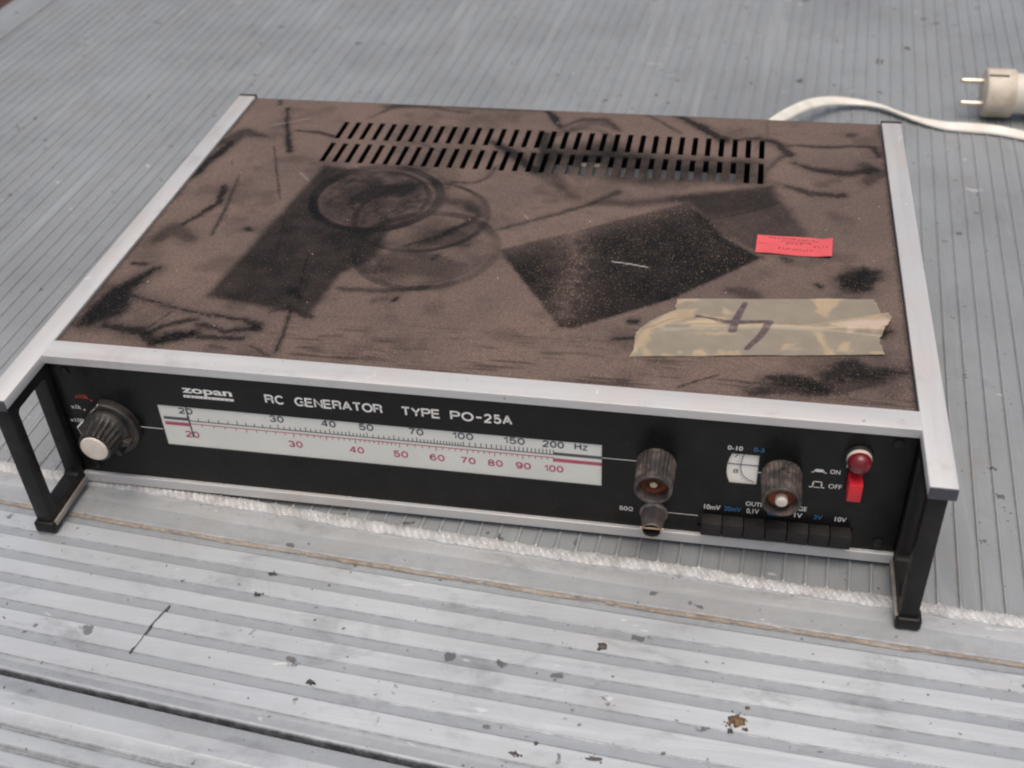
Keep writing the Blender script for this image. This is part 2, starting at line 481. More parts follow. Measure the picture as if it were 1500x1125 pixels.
# weld bead, a scaly half round
xs = np.arange(-560, 1250, 0.6)
np_ = 11
co = []
for i, x in enumerate(xs):
    yc = float(weld_y(x))
    for j in range(np_):
        a = math.pi * j / (np_ - 1)
        w = 3.9 + 0.3 * math.sin(x / 11) + 0.3 * math.sin(x / 3.1 + 2)
        ph = (x + 3.2 * math.sin(a) + 2.8 * math.cos(a)) / 3.8
        saw = ph - math.floor(ph)
        h = (2.2 + 0.25 * math.sin(x / 23)) * math.sin(a) ** 0.75 + 1.15 * (1 - saw) ** 1.2 * math.sin(a) ** 0.6
        co.append((x, yc + w * math.cos(a), Z0 - 0.15 + h))
co = np.array(co)
nz = fbm(co[:, 0], co[:, 1], 1.6, 5, 3) - 0.5
co[:, 2] += nz * 0.3 * (co[:, 2] > Z0)
bead = mesh_np('weld_bead', co, grid_faces(len(xs), np_), M['weld'], floor, 25)

# flat strip in front of the weld, then the seam of old sealant
xs = np.linspace(-560, 1250, 150)
st = [(26.5, 0, 0.15), (20.0, 0, 0.35), (13.6, 0, 0.06), (12.6, -0.05, 0.16), (6, -0.08, 0.2), (2.2, -0.1, 0.35), (0.4, -0.6, 1.0), (-1.5, -1.2, 1.0)]
co, gr, du = [], [], []
for x in xs:
    for s, dz, g in st:
        du.append(0.75 if s < 13 else 0.15 if s < 22 else 0.4)
        co.append((x, float(seam_y(x)) + s + (0 if s > 25 or s < 5 else 0.6 * math.sin(x / 31 + s)), Z0 - 0.02 + dz)); gr.append(g)
strip = mesh_np('strip', co, grid_faces(len(xs), len(st)), M['strip'], floor, 0, {'grime_shade': gr, 'dull': du}, label='flat smooth strip between weld and sealant')
xs = np.arange(-560, 1250, 1.6)
co = []
for x in xs:
    w = 1.15 + 0.3 * math.sin(x / 13) + random.uniform(-0.35, 0.35); c = float(seam_y(x)) + 0.2 * math.sin(x / 9)
    for j in range(6):
        a = math.pi * j / 5
        co.append((x, c + w * math.cos(a), Z0 - 0.75 + (0.75 + random.uniform(-0.15, 0.15)) * math.sin(a)))
mesh_np('sealant_seam', co, grid_faces(len(xs), 6), M['seam'], floor, 60)

# front planks: extruded profile, wide proud flats and recessed channels
def plank(name, stations, zbase, label=None):
    xs = np.linspace(-560, 1250, 150)
    co, gr, du = [], [], []
    for x in xs:
        for s, dz, g in stations:
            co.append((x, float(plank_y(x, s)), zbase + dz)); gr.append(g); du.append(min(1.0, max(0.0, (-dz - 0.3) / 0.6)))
    return mesh_np(name, co, grid_faces(len(xs), len(stations)), M['plank'], floor, 14, {'grime_shade': gr, 'dull': du}, label=label)

def flat(s0, s1, depth=0.95):  # third value: grime plus painted dark edge lines that give the channels depth
    """a proud flat from s0 to s1 with a sharp upper edge and an eased lower edge, then the channel"""
    return [(s0 - 1.0, -depth, 0.12), (s0 - 0.65, -depth + 0.02, 0.9), (s0 - 0.35, -0.6, 1.0), (s0 - 0.05, -0.1, 0.5), (s0 + 0.15, 0.05, 0.0), (s0 + 0.5, 0.09, 0.0), (s0 + 1.2, 0.0, 0.0),
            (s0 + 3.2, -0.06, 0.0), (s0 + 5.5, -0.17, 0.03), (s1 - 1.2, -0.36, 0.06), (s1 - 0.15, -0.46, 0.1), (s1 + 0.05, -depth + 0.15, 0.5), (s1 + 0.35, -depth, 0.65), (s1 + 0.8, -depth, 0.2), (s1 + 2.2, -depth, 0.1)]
sts = [(0.8, -1.5, 0.9), (2.0, -1.0, 0.3), (5.0, -1.15, 0.25)]
for a, b in [(6.6, 16.4), (22.4, 31.8), (38.0, 47.0), (53.4, 63.2), (69.2, 79.2), (85.0, 94.6)]:
    sts += flat(a, b)
sts += [(97.5, -1.1, 0.3), (101.6, -0.9, 0.15), (102.6, -1.2, 0.5), (103.0, -2.0, 1.0), (103.0, -9, 1.0)]
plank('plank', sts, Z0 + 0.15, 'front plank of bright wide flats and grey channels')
sts = [(105.0, -9, 1.0), (105.0, -2.2, 0.8), (105.8, -1.3, 0.3), (109, -1.0, 0.2), (112.5, -0.6, 0.08), (114, -0.05, 0.0), (122.3, 0, 0.0), (123.3, -0.25, 0.15), (129.0, -0.4, 0.25)]
s = 130.0
for k in range(30):
    sts += [(s, -0.9, 0.7), (s + 0.8, -1.0, 0.8), (s + 1.3, -0.5, 0.4), (s + 1.8, -0.9, 0.8), (s + 2.7, -0.9, 0.6), (s + 3.2, -0.15, 0.1), (s + 4.2, 0, 0.0), (s + 9.3, -0.05, 0.05)]
    s += 10.3
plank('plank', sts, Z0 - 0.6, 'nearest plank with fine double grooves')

# the far left edge of the bed: a dark joint and an edge plate, dark red ground below
co, gr = [], []
for x, z, g in [(XL + 4, Z0 - 0.05, 0.2), (XL - 1.0, Z0 - 0.05, 0.9), (XL - 1.2, -9, 1.0), (XL - 4.2, -9, 1.0), (XL - 4.4, Z0 + 0.4, 0.9), (XL - 7, Z0 + 0.6, 0.1), (XL - 52, Z0 + 0.6, 0.1), (XL - 54, Z0 - 1.5, 0.4), (XL - 54, -60, 0.6)]:
    for y in (-400, 100, 600, 1100, 1500):
        co.append((x + (y + 10) * 0.012 + 3.5, y, z)); gr.append(g)
mesh_np('edge_plate', co, grid_faces(9, 5), M['plate'], floor, 30, {'grime_shade': gr}, label='plain edge plate beyond the dark joint')

gme = bpy.data.meshes.new('ground')
gme.from_pydata([(-60, -60, -0.9), (60, -60, -0.9), (60, 60, -0.9), (-60, 60, -0.9)], [], [(0, 1, 2, 3)])
link('ground', gme, M['ground'], None, 0, 'structure')

# ---- loose dirt on the planks
def plank_top(x, y):
    return Z0 + 0.15
def clod(name, x, y, sx, sy, h, mat, label, seed, group=None, z=None, crumbs=0, cat='dirt'):
    mb = MB(); rn = np.random.default_rng(seed)
    n = 14; rings = []
    off = rn.uniform(0.6, 1.35, n)
    for t, k in [(-0.3, 1.0), (0.35, 0.95), (0.75, 0.62), (1.0, 0.18)]:
        rings.append([(x + sx * k * off[j] * math.cos(2 * math.pi * j / n) * rn.uniform(0.9, 1.1), y + sy * k * off[j] * math.sin(2 * math.pi * j / n) * rn.uniform(0.9, 1.1),
                       (Z0 if z is None else z) + h * t * rn.uniform(0.75, 1.15)) for j in range(n)])
    mb.rings(rings)
    for k in range(crumbs):
        a = rn.uniform(0, 6.28); d = rn.uniform(0.9, 1.7); r = rn.uniform(0.25, 0.6)
        mb.lathe([(-0.3, r), (0.3, r * 0.9), (0.7, r * 0.2)], (x + sx * d * math.cos(a), y + sy * d * math.sin(a), (Z0 if z is None else z) + 0.1), 'z', 6)
    return tag(mb.build(name, mat, None, smooth=60), label, cat, group)
G = 'dirt lying on the aluminium planks'
clod('dirt_clod', 367.0, -103.5, 3.6, 3.2, 2.4, M['dirt'], 'largest brown clod of earth lying on the front plank ribs', 1, G, crumbs=16)
clod('dirt_crumb', 364.3, -108.9, 1.5, 1.1, 1.0, M['darkdirt'], 'dark purple-grey crumb just below left of the brown clod', 2, G, cat='crumb')
clod('dirt_crumb', 371.2, -107.3, 1.1, 0.9, 1.0, M['darkdirt'], 'black crumb just below right of the brown clod', 3, G, cat='crumb')
clod('dirt_crumb', 371.5, -95.3, 0.9, 0.7, 0.8, M['dirt'], 'small brown crumb just above the brown clod', 4, G, cat='crumb')
clod('dirt_crumb', 302.0, -70.5, 2.2, 2.6, 1.2, M['darkdirt'], 'dark grey crumb alone on a bright flat below the round connector', 5, G, cat='crumb')
clod('dirt_crumb', 169.8, -112.5, 2.3, 1.4, 1.2, M['darkdirt'], 'flat dark brown crumb right of the thin dark streak', 6, G, cat='crumb')
T = 'tar spots on the aluminium planks'
clod('tar_spot', 306.5, -132.7, 3.4, 1.5, 0.4, M['darkdirt'], 'largest black tar spot at the bottom edge of the planks', 7, T, crumbs=3, cat='tar spot')
clod('tar_spot', 280.2, -129.1, 1.6, 1.2, 0.4, M['darkdirt'], 'small black tar spot left of the largest tar spot', 8, T, cat='tar spot')
clod('tar_spot', 271.4, -135.5, 2.2, 0.9, 0.4, M['darkdirt'], 'narrow black tar spot with crumbs, leftmost of the three low ones', 9, T, crumbs=4, cat='tar spot')
clod('tar_spot', 128.0, -49.0, 2.2, 0.9, 0.4, M['darkdirt'], 'black tar spot on the first rib edge below the handle corner', 10, T, crumbs=2, cat='tar spot')
clod('tar_spot', 125.5, -63.5, 2.0, 0.8, 0.4, M['darkdirt'], 'chipped black tar spot on the second rib edge above the dark streak', 11, T, crumbs=5, cat='tar spot')
# thin dark streak across the ribs
mb = MB(); pts = [(83.6, -77.6, 0.4), (82.6, -81.5, 1.5), (81.2, -86, 1.0), (80.0, -89.5, 0.6), (79.6, -92, 1.1), (79.0, -96, 0.8), (78.4, -101, 0.4), (77.6, -105, 0.35), (76.9, -106.3, 1.3), (76.3, -109.3, 0.5)]
mb.rings([[(x - w * 0.5, y, Z0 - 0.6), (x - w * 0.35, y, Z0 + 0.55), (x + w * 0.35, y, Z0 + 0.55), (x + w * 0.5, y, Z0 - 0.6)] for x, y, w in pts])
tag(mb.build('twig', M['streak'], None, smooth=60), 'thin dark twig-like streak lying across the bright plank ribs', 'twig')
# old dirt patches behind the instrument
B = 'dirt patches on the plate behind the instrument'
for k, (px, py, r1, r2, lb) in enumerate([(398.7, 590, 5.5, 6.5, 'dark dirt patch on the ribbed plate above the arching cable'),
                                      (470, 640, 5, 9, 'dark dirt patch on the ribbed plate left of the plug pins'),
                                      (497, 672, 4, 5, 'faint small dirt patch on the ribbed plate above left of the plug')]):
    clod('dirt_patch', px, py, r1 * 0.6, r2 * 0.6, 0.5, M['darkdirt'], lb, 20 + k, B, crumbs=8, cat='dirt')
STROKES = [
 (((30.6,299.9),(41.4,267.0),(54.2,235.7)),(2.2,2.4,3.6),0.95),
 (((9.5,243.6),(5.2,219.9),(2.3,194.4)),(5,6,3),1),
 (((6.6,245.3),(12.5,260.0),(31.8,255.1)),(10,9,2),0.7),
 (((28.1,185.8),(32.2,165.6),(26.5,150.0),(20.5,137.4)),(3.5,4,3.5,2),0.9),
 (((10.8,118.2),(17.1,131.3),(31.9,120.6)),(6,12,6),0.55),
 (((32.3,199.4),(39.7,156.5),(42.7,126.5)),(0.8,1.6,1.4),0.8),
 (((40.8,242.1),(57.0,203.2),(69.6,173.1)),(0.9,1.2,0.9),0.8),
 (((62.2,136.5),(64.4,134.3)),(3,3),0.85),
 (((8.8,91.2),(16.7,91.0)),(2.5,2.5),0.9),
 (((25.0,87.4),(17.4,71.1),(13.1,53.6),(6.8,30.4)),(4,8,13,6),1),
 (((14.3,63.9),(18.1,45.8),(10.1,33.3)),(9,14,8),0.95),
 (((22.7,59.5),(48.2,52.2),(68.8,47.8),(92.8,45.0),(103.7,41.0)),(1,1.5,1.8,2,5),0.85),
 (((21.2,29.7),(42.3,27.5),(54.8,20.1),(70.7,28.7)),(4,6,5,6),0.9),
 (((54.1,18.1),(60.2,24.9),(71.8,29.5)),(5,7,5),0.95),
 (((52.2,47.5),(43.7,27.7)),(1.2,1.2),0.7),
 (((68.4,42.0),(52.9,34.5),(47.2,26.9)),(3,3,3),0.8),
 (((72.3,37.5),(89.7,33.5),(103.6,38.5)),(4,3,5),0.8),
 (((76.6,27.0),(98.6,28.1)),(3,3.5),0.85),
 (((108.2,111.7),(113.8,81.0)),(0.9,1.2),0.85),
 (((111.3,74.5),(118.1,68.2)),(5,4),0.8),
 (((116.9,58.2),(120.2,33.8),(121.4,19.3)),(1.4,1.6,1.6),0.85),
 (((106.4,54.3),(115.0,59.2),(129.0,51.6)),(1.5,2,4),0.7),
 (((80.5,151.3),(89.5,109.5)),(0.7,0.7),0.7),
 (((48.9,266.6),(64.7,265.3),(78.7,260.2)),(1,2.5,2.5),0.8),
 (((106.6,22.5),(118.8,15.3)),(1.5,1),0.7),
 (((-1.0,168.7),(1.9,172.5)),(3,2),0.7),
 (((86.2,19.9),(94.2,18.6)),(3,2),0.5),
 (((139.6,35.1),(151.2,37.8)),(1.5,1.5),0.4),
 (((20.2,312.3),(22.9,305.8)),(2,2),0.7),
 (((93.5,291.3),(102.3,304.1),(105.5,309.6),(126.7,311.7),(162.0,304.8)),(1.5,3.5,4,2,2),0.6),
 (((100.9,309.2),(113.7,313.9),(150.8,314.0),(181.4,313.5),(214.1,316.6)),(2,2,2,3,6),0.6),
 (((186.9,263.5),(202.4,249.8),(215.2,233.4),(223.4,225.7)),(4,7,6,5),0.9),
 (((131.3,257.8),(142.5,254.3),(156.3,245.0)),(1.2,1.2,1),0.6),
 (((195.3,228.4),(192.7,213.9),(186.1,206.2),(172.4,206.1)),(1,1.5,1.5,3),0.7),
 (((162.3,128.2),(177.4,139.5),(192.7,157.2)),(2,3,2.5),0.8),
 (((169.7,129.1),(181.8,142.4),(197.2,166.5)),(2,4,2),0.5),
 (((181.7,116.6),(183.9,120.3)),(3,2),0.5),
 (((170.2,73.0),(171.4,75.2)),(2.5,2.5),0.9),
 (((159.2,71.6),(165.6,74.4)),(3,3),0.4),
 (((117.9,178.3),(129.5,190.4),(144.9,194.8)),(10,12,10),0.7),
 (((137.7,111.4),(145.8,101.1),(159.1,102.7)),(7,8,5),0.5),
 (((136.0,80.3),(161.4,80.8),(185.1,87.4)),(2.5,3.5,3.5),0.6),
 (((120.9,132.9),(130.3,136.4),(135.8,144.4)),(8,8,5),0.6),
 (((174.6,184.7),(187.5,180.8),(199.8,166.8)),(5,6,4),0.5),
 (((215.1,315.2),(222.4,302.5),(228.0,291.3)),(3,4,3),0.9),
 (((228.6,287.9),(241.5,303.0),(256.8,304.6),(269.3,287.8)),(3,3,3,2),0.55),
 (((236.4,284.5),(251.4,301.0),(266.0,291.7)),(5,7,5),0.4),
 (((303.8,316.2),(320.0,301.3),(338.1,281.5)),(4,6,7),0.95),
 (((282.7,315.0),(295.2,304.0),(309.6,288.5)),(1.5,1.5,1.5),0.6),
 (((345.9,282.3),(361.2,286.7),(372.2,280.9),(379.4,265.8)),(2.5,3,4.5,6),0.85),
 (((362.5,227.3),(367.3,246.2),(375.9,262.4)),(2,3,3),0.5),
 (((379.4,278.4),(406.0,278.0),(420.2,281.5),(433.4,280.8),(435.3,268.6)),(1.5,3,2,3,3),0.75),
 (((382.9,254.7),(396.7,245.6),(413.7,243.7),(430.9,249.3)),(2,5,6,6),0.85),
 (((426.1,256.2),(432.4,245.8),(426.7,232.5)),(6,11,6),0.6),
 (((378.7,223.7),(392.9,215.7),(411.9,215.7)),(2.5,5.5,4),0.75),
 (((398.9,227.7),(408.3,234.1)),(6,5),0.3),
 (((408.7,115.9),(415.7,126.5),(427.9,132.2)),(4,9,3),0.95),
 (((409.7,124.4),(416.9,119.7),(426.0,125.0)),(7,14,5),0.95),
 (((413.7,113.8),(420.5,134.2)),(3,4),0.8),
 (((376.6,140.6),(380.5,137.5)),(4,4),0.6),
 (((350.1,104.6),(356.1,103.4),(362.1,100.6)),(6,9,7),0.5),
 (((299.9,69.1),(301.6,69.0)),(4,4),0.9),
 (((417.2,295.6),(421.8,297.7)),(3,4),0.6),
 (((212.4,152.3),(231.7,166.0),(259.4,186.0),(277.7,205.5)),(1.5,2,3,4),0.65),
 (((365.3,318.7),(366.1,289.2)),(0.8,0.8),0.5),
 (((334.1,177.7),(353.4,188.1),(372.9,202.1)),(1.5,2,2.5),0.5),
 (((338.9,163.7),(341.7,156.2)),(4,4),0.7),
 (((220.0,278.6),(221.2,260.1),(227.7,242.9)),(4,6,7),0.9),
 (((232.0,251.2),(247.4,246.9),(266.8,252.9),(283.5,250.7)),(6,5,4,5),0.6),
 (((268.1,67.6),(288.7,82.1),(319.6,107.8),(358.1,138.4)),(3,2,2,3),0.35),
 (((393.2,116.8),(396.8,114.4)),(1.5,2),0.5),
 (((369.2,30.2),(381.1,30.7),(392.4,27.0)),(3,8,7),0.9),
 (((363.2,18.4),(375.4,23.2),(388.6,24.1),(396.0,22.0)),(5,7,9,4),0.75),
 (((399.1,35.0),(409.8,42.0),(420.1,41.0),(434.3,42.5)),(7,14,10,3),0.9),
 (((392.4,27.8),(401.7,25.9),(420.8,35.5)),(7,9,8),0.7),
 (((327.8,17.3),(337.2,23.3),(346.4,28.8)),(1,1.3,1.2),0.8),
 (((292.8,52.4),(298.8,53.7),(302.7,55.6)),(2,2.5,1.5),0.9),
 (((395.2,116.0),(396.8,114.2)),(2,2.5),0.7),
 (((425.6,72.6),(429.8,76.6)),(5,3),0.8),
]

# ================================================================== THE INSTRUMENT
H = 88.66; D = 316.0; W = 440.0
dev = thing('signal_generator', 'dusty black and silver bench signal generator with long dial and side handles', 'signal generator')

# ---- case with open top, inner parts seen through the vents
mb = MB()
mb.box(1.0, 439.0, 7.5, 8.7, 2.0, 86.5).box(1.0, 439.0, 313.0, 314.2, 2.0, 86.5)
mb.box(1.0, 2.2, 8.8, 312.9, 2.0, 86.5).box(437.8, 439.0, 8.8, 312.9, 2.0, 86.5)
mb.box(1.0, 439.0, 7.5, 314.2, 0.6, 1.9)
mb.build('case', M['case'], dev)
MB().box(225, 352, 222, 252, 40, 80).build('transformer', M['tin'], dev, bevel=1)
MB().box(112, 168, 226, 250, 30, 72).build('chassis_plate', M['tin'], dev, bevel=0.6)
MB().box(240, 258, 262, 279, 45, 68).build('coil', M['pale'], dev, bevel=0.8)
mb = MB()
for x in (119, 136, 141):
    mb.rings([[(x + t * 6 + 0.9 * math.cos(a), 220 + t * 36 , 68 + 9 * math.sin(t * 3.1) + 0.9 * math.sin(a)) for a in [k * 1.047 for k in range(6)]] for t in [i / 8 for i in range(9)]])
mb.build('wire', M['redplastic'], dev)

# ---- top cover
ZC = H - 0.6
SLOTX = [80.0 + 8.566 * i for i in range(34)]
SW = 3.5
SLOTY = [(224.6, 251.2), (257.8, 283.0)]
x0, x1 = 1.3, 438.7
def lines(a, b, step, extra):
    base = np.arange(a, b, step)
    ex = np.array(extra)
    base = base[np.array([np.min(np.abs(ex - v)) > step * 0.45 for v in base])] if len(ex) else base
    return np.array(sorted(set(np.round(np.concatenate([base, ex, [a, b]]), 3))))
ex = []
for s in SLOTX: ex += [s - SW / 2, s + SW / 2]
gx = lines(x0, x1, 0.8, ex)
gy = lines(13.3, 313.6, 0.8, [v for p in SLOTY for v in p])
tail = [(314.6, -0.15), (315.4, -0.6), (315.9, -1.3), (316.0, -2.5), (316.0, -12)]
GX, GY = np.meshgrid(gx, gy, indexing='ij')
PX, PY = GX.ravel(), GY.ravel()
def clean_mask(px, py):
    wx = px + (fbm(px, py, 6, 101, 3) - 0.5) * 3.2
    wy = py + (fbm(px, py, 6, 131, 3) - 0.5) * 3.2
    patch = fbm(px, py, 9, 160, 4)
    fine = vnoise(px, py, 1.5, 170)
    keep = 1 - np.zeros_like(px)
    def put(mask):
        nonlocal keep
        keep = keep * (1 - np.clip(mask, 0, 1))
    # clean patches left by boxes that lay on the cover
    sd = poly_sd(wx, wy, [(82, 222), (62.9, 62.3), (130, 51.2), (135, 95), (150, 112), (150, 150), (120, 215)])
    sd = 0.5 * sd + 0.5 * poly_sd(px, py, [(82, 222), (62.9, 62.3), (130, 51.2), (135, 95), (150, 112), (150, 150), (120, 215)])
    put(0.90 * (1 - sstep(-5.0, 1.6, sd)) * (0.80 + 0.26 * patch) * (1 - 0.68 * (1 - sstep(34, 44, np.hypot(wx - 129.5, wy - 182)))))
    sd = poly_sd(wx, wy, [(88, 150), (95, 215), (150, 228), (200, 200), (214, 150), (205, 95), (160, 84), (130, 110)])
    put(0.55 * (1 - sstep(-14, 4, sd)) * sstep(0.40, 0.72, fbm(wx * 0.55 + wy * 0.2, wy, 17, 180, 4)))
    rx, ry = px + (wx - px) * 0.25, py + (wy - py) * 0.25
    sd = poly_sd(rx, ry, [(216.5, 130), (263, 59), (270, 58.5), (319, 92), (366, 139.5), (343, 160), (334, 178), (319.6, 197)])
    put(0.97 * (1 - sstep(-2.0, 1.4, sd + (fine - 0.5) * 1.2)) * (0.86 + 0.2 * patch) * (1 - 0.35 * sstep(-20, 0, poly_sd(px, py, [(216, 131), (320, 199), (300, 210), (200, 150)]) * -1)))
    sd = poly_sd(wx, wy, [(221, 262), (219, 226), (246, 192), (300, 201), (371, 224), (393, 166), (366, 140), (338, 160), (320, 197), (290, 186), (262, 186), (236, 230)])
    put(0.70 * (1 - sstep(-6, 3, sd)) * (0.65 + 0.5 * patch))
    sd = poly_sd(wx, wy, [(303, 202), (371, 224), (372, 203), (334, 179), (319, 196)])
    put(0.6 * (1 - sstep(-4, 3, sd)))
    sd = poly_sd(wx, wy, [(221, 262), (222, 226), (300, 214), (365, 226), (365, 256)])
    put(0.72 * (1 - sstep(-7, 7, sd)) * (0.35 + patch))
    sd = seg_dist(wx, wy, [(232, 250), (262, 255), (300, 238), (350, 236)], [34, 40, 26, 20])
    put(0.68 * (1 - sstep(-10, 6, sd)) * (0.3 + patch))
    # rings dragged by a round can
    for cx, cy, r, w, st, fill in [(129.5, 182, 39.5, 5.4, 0.92, 0.55), (127, 180, 35.5, 1.8, 0.6, 0), (131, 184, 42.5, 1.4, 0.35, 0), (163, 163, 40.5, 2.4, 0.7, 0.14), (175, 126.5, 41, 4.2, 0.62, 0.12), (174, 128, 37.5, 1.2, 0.35, 0), (246, 268, 21, 4, 0.35, 0)]:
        d = np.hypot(wx * 0.55 + px * 0.45 - cx, wy * 0.55 + py * 0.45 - cy)
        ang = np.arctan2(py - cy, px - cx)
        vary = 0.45 + 0.75 * vnoise(np.cos(ang) * 30 + cx, np.sin(ang) * 30 + cy, 13, 200)
        put(st * vary * (1 - sstep(-0.6, 1.6, np.abs(d - r) - w / 2)))
        if fill: put(fill * (1 - sstep(-8, 0, d - r)) * (0.3 + 1.2 * patch) )
    # concentric scuffs inside the first ring
    d = np.hypot(px - 129.5, py - 182); sw = vnoise(d, np.arctan2(py - 182, px - 129.5) * 18, 2.2, 210)
    put(0.5 * (1 - sstep(30, 39, d)) * sstep(0.55, 0.85, sw))
    for pts, w, st in STROKES:
        kw = 0.25 if max(w) < 2.6 else 0.75
        sd = seg_dist(px + (wx - px) * kw, py + (wy - py) * kw, pts, [q * 1.2 for q in w])
        mw = max(w)
        edge = 0.7 + 0.17 * mw
        mk = 1 - sstep(-edge, edge * 0.9, sd + (fine - 0.5) * min(2.6, 0.7 + mw * 0.3))
        if mw > 1.3: put(0.38 * st * patch * 1.6 * (1 - sstep(-0.5, 2.0 + 0.6 * mw, sd)))
        put(st * mk * np.clip(0.86 + 0.3 * patch, 0, 1) * (0.86 + 0.2 * vnoise(px, py, 0.9, 173)))
    # random fine rubs and scratches
    rn = np.random.default_rng(55)
    for k in range(46):
        ax, ay = rn.uniform(8, 430), rn.uniform(18, 305); L = rn.uniform(4, 22); a = rn.uniform(0, 6.28)
        sel = (np.abs(px - ax) < 30) & (np.abs(py - ay) < 30)
        mk = np.zeros_like(px)
        mk[sel] = 1 - sstep(-0.4, 0.4, seg_dist(wx[sel], wy[sel], [(ax, ay), (ax + L * math.cos(a), ay + L * math.sin(a))], rn.uniform(0.4, 1.1)))
        put(rn.uniform(0.2, 0.55) * mk)
    # brushed wipe marks along the front
    br = vnoise(px / 14.0, py, 0.9, 300) * vnoise(px / 6, py, 3, 301)
    put(0.55 * sstep(0.30, 0.60, br) * (1 - sstep(20, 75, py)) * sstep(90, 140, px))
    put(0.30 * sstep(0.50, 0.75, fbm(px, py, 22, 320, 4)))
    put(0.55 * (1 - sstep(0, 3.0, np.minimum(px - x0, x1 - px) + 2 * (fine - 0.5))))
    return np.clip(1 - keep, 0, 1)
CL = clean_mask(PX, PY)
streak = np.exp(-(seg_dist(PX, PY, [(255.5, 154), (262.6, 127), (264.6, 71)], 1.0) / 9.0).clip(0) ** 1.2) * 0.75 * (fbm(PX, PY, 3, 401, 3) * 1.2)
CL = np.clip(CL - streak * 0.85, 0, 1)
inr2 = 1 - sstep(-2, 2, poly_sd(PX, PY, [(216.5, 130), (263, 59), (366, 139.5), (319.6, 197)]))
SPK = np.clip(0.18 + 0.25 * fbm(PX, PY, 30, 420, 2) + inr2 * 0.28 + streak * 1.3 + 0.40 * (1 - sstep(10, 80, PY)) * sstep(0.3, 0.7, fbm(PX, PY, 40, 430, 3)), 0, 1)
PAL = 1 - sstep(-0.1, 0.35, seg_dist(PX, PY, [(282.8, 125.8), (292, 124.6), (302.9, 122.3)], 0.45))
for pts in ([(28, 272), (52, 286)], [(71, 208), (80, 198)], [(225, 171), (228, 166)]):
    PAL = np.maximum(PAL, 0.35 * (1 - sstep(-0.1, 0.4, seg_dist(PX, PY, pts, 0.4))))
nx, ny = len(gx), len(gy)
zz = np.full(PX.shape, ZC) + 0.25 * (fbm(PX, PY, 120, 500, 2) - 0.5)
co = np.stack([PX, PY, zz], 1)
ixs = [(np.searchsorted(gx, s - SW / 2 - 1e-3), np.searchsorted(gx, s + SW / 2 - 1e-3)) for s in SLOTX]
iys = [(np.searchsorted(gy, a - 1e-3), np.searchsorted(gy, b - 1e-3)) for a, b in SLOTY]
hole = np.zeros((nx, ny), bool)
for a, b in ixs:
    for c, d in iys: hole[a:b, c:d] = True
faces = grid_faces(nx, ny, lambda i, j: not hole[i, j])
co = co.tolist(); CLl = CL.tolist(); SPl = SPK.tolist(); PAl = PAL.tolist()
base = len(co)
for i in range(nx):                                   # rolled rear edge
    for y, dz in tail:
        co.append((gx[i], y, ZC + dz)); CLl.append(0.75); SPl.append(0.1); PAl.append(0)
nt = len(tail)
for i in range(nx - 1):
    a = [i * ny + ny - 1] + [base + i * nt + k for k in range(nt)]
    b = [(i + 1) * ny + ny - 1] + [base + (i + 1) * nt + k for k in range(nt)]
    for k in range(nt): faces.append((a[k], b[k], b[k + 1], a[k + 1]))
for a, b in ixs:                                      # thickness of the sheet in every vent slot
    for c, d in iys:
        k0 = len(co)
        for i, j in ((a, c), (b, c), (b, d), (a, d)):
            co.append((gx[i], gy[j], ZC)); co.append((gx[i], gy[j], ZC - 1.3))
            CLl += [0.9, 0.9]; SPl += [0, 0]; PAl += [0, 0]
        for q in range(4):
            r = (q + 1) % 4
            faces.append((k0 + 2 * q, k0 + 2 * r, k0 + 2 * r + 1, k0 + 2 * q + 1))
top = mesh_np('top_cover', co, faces, M['cover'], dev, 0, {'clean': CLl, 'sprinkle': SPl, 'pale': PAl}, label='dusty brown cover with vent slots, smears and dark clean patches')

# ---- masking tape with a marker 4
us = np.linspace(0, 1, 250); vs = np.linspace(0, 1, 112)
U, V = np.meshgrid(us, vs, indexing='ij')
lv = [0, 0.10, 0.22, 0.38, 0.52, 0.64, 0.76, 0.80, 0.9, 1.0]
lx = [301.7, 303.2, 303.6, 302.9, 306.5, 311.5, 319.0, 322.0, 321.4, 321.6]
rv = [0, 0.10, 0.22, 0.30, 0.42, 0.55, 0.68, 0.78, 0.90, 1.0]
rx = [426.5, 425.8, 425.2, 425.0, 428.5, 431.4, 429.0, 426.2, 425.4, 424.3]
xl = np.interp(V, lv, lx) + (vnoise(V * 60, V * 0, 2.0, 600) - 0.5) * 1.2
xr = np.interp(V, rv, rx) + (vnoise(V * 60, V * 0, 2.0, 601) - 0.5) * 1.2
TX = xl + (xr - xl) * U
yb = np.interp(TX, [301, 427], [37.8, 55.7]); yt = np.interp(TX, [320, 425], [92.0, 104.8])
TY = yb + (yt - yb) * V
tx, ty = TX.ravel(), TY.ravel()
fold = seg_dist(tx, ty, [(331, 68), (352, 70.5), (368, 73.5), (386, 73.8), (405, 77.5), (430, 80)], [1.0, 0.9, 0.9, 1.0, 5.5, 14])
lift = np.exp(-(np.clip(fold, 0, 99) / 1.3) ** 2) * np.interp(tx, [330, 360, 395, 431], [0.4, 0.8, 0.9, 3.2])
fold2 = seg_dist(tx, ty, [(304, 45), (309, 60), (322, 71), (345, 76)], [2, 3, 2.2, 1]); lift += 0.8 * np.exp(-(np.clip(fold2, 0, 99) / 1.6) ** 2)
fold3 = seg_dist(tx, ty, [(318, 64), (332, 68), (348, 69)], [1, 2, 1]); lift += 0.6 * np.exp(-(np.clip(fold3, 0, 99) / 1.0) ** 2)
wr = 0.16 * fbm(tx, ty, 5, 610, 4)
lift = lift * 1.35 + 0.5 * sstep(0.97, 1.0, V.ravel()) * vnoise(tx, ty, 14, 650) + 0.5 * sstep(0.98, 1.0, 1 - V.ravel()) * vnoise(tx, ty, 11, 651)
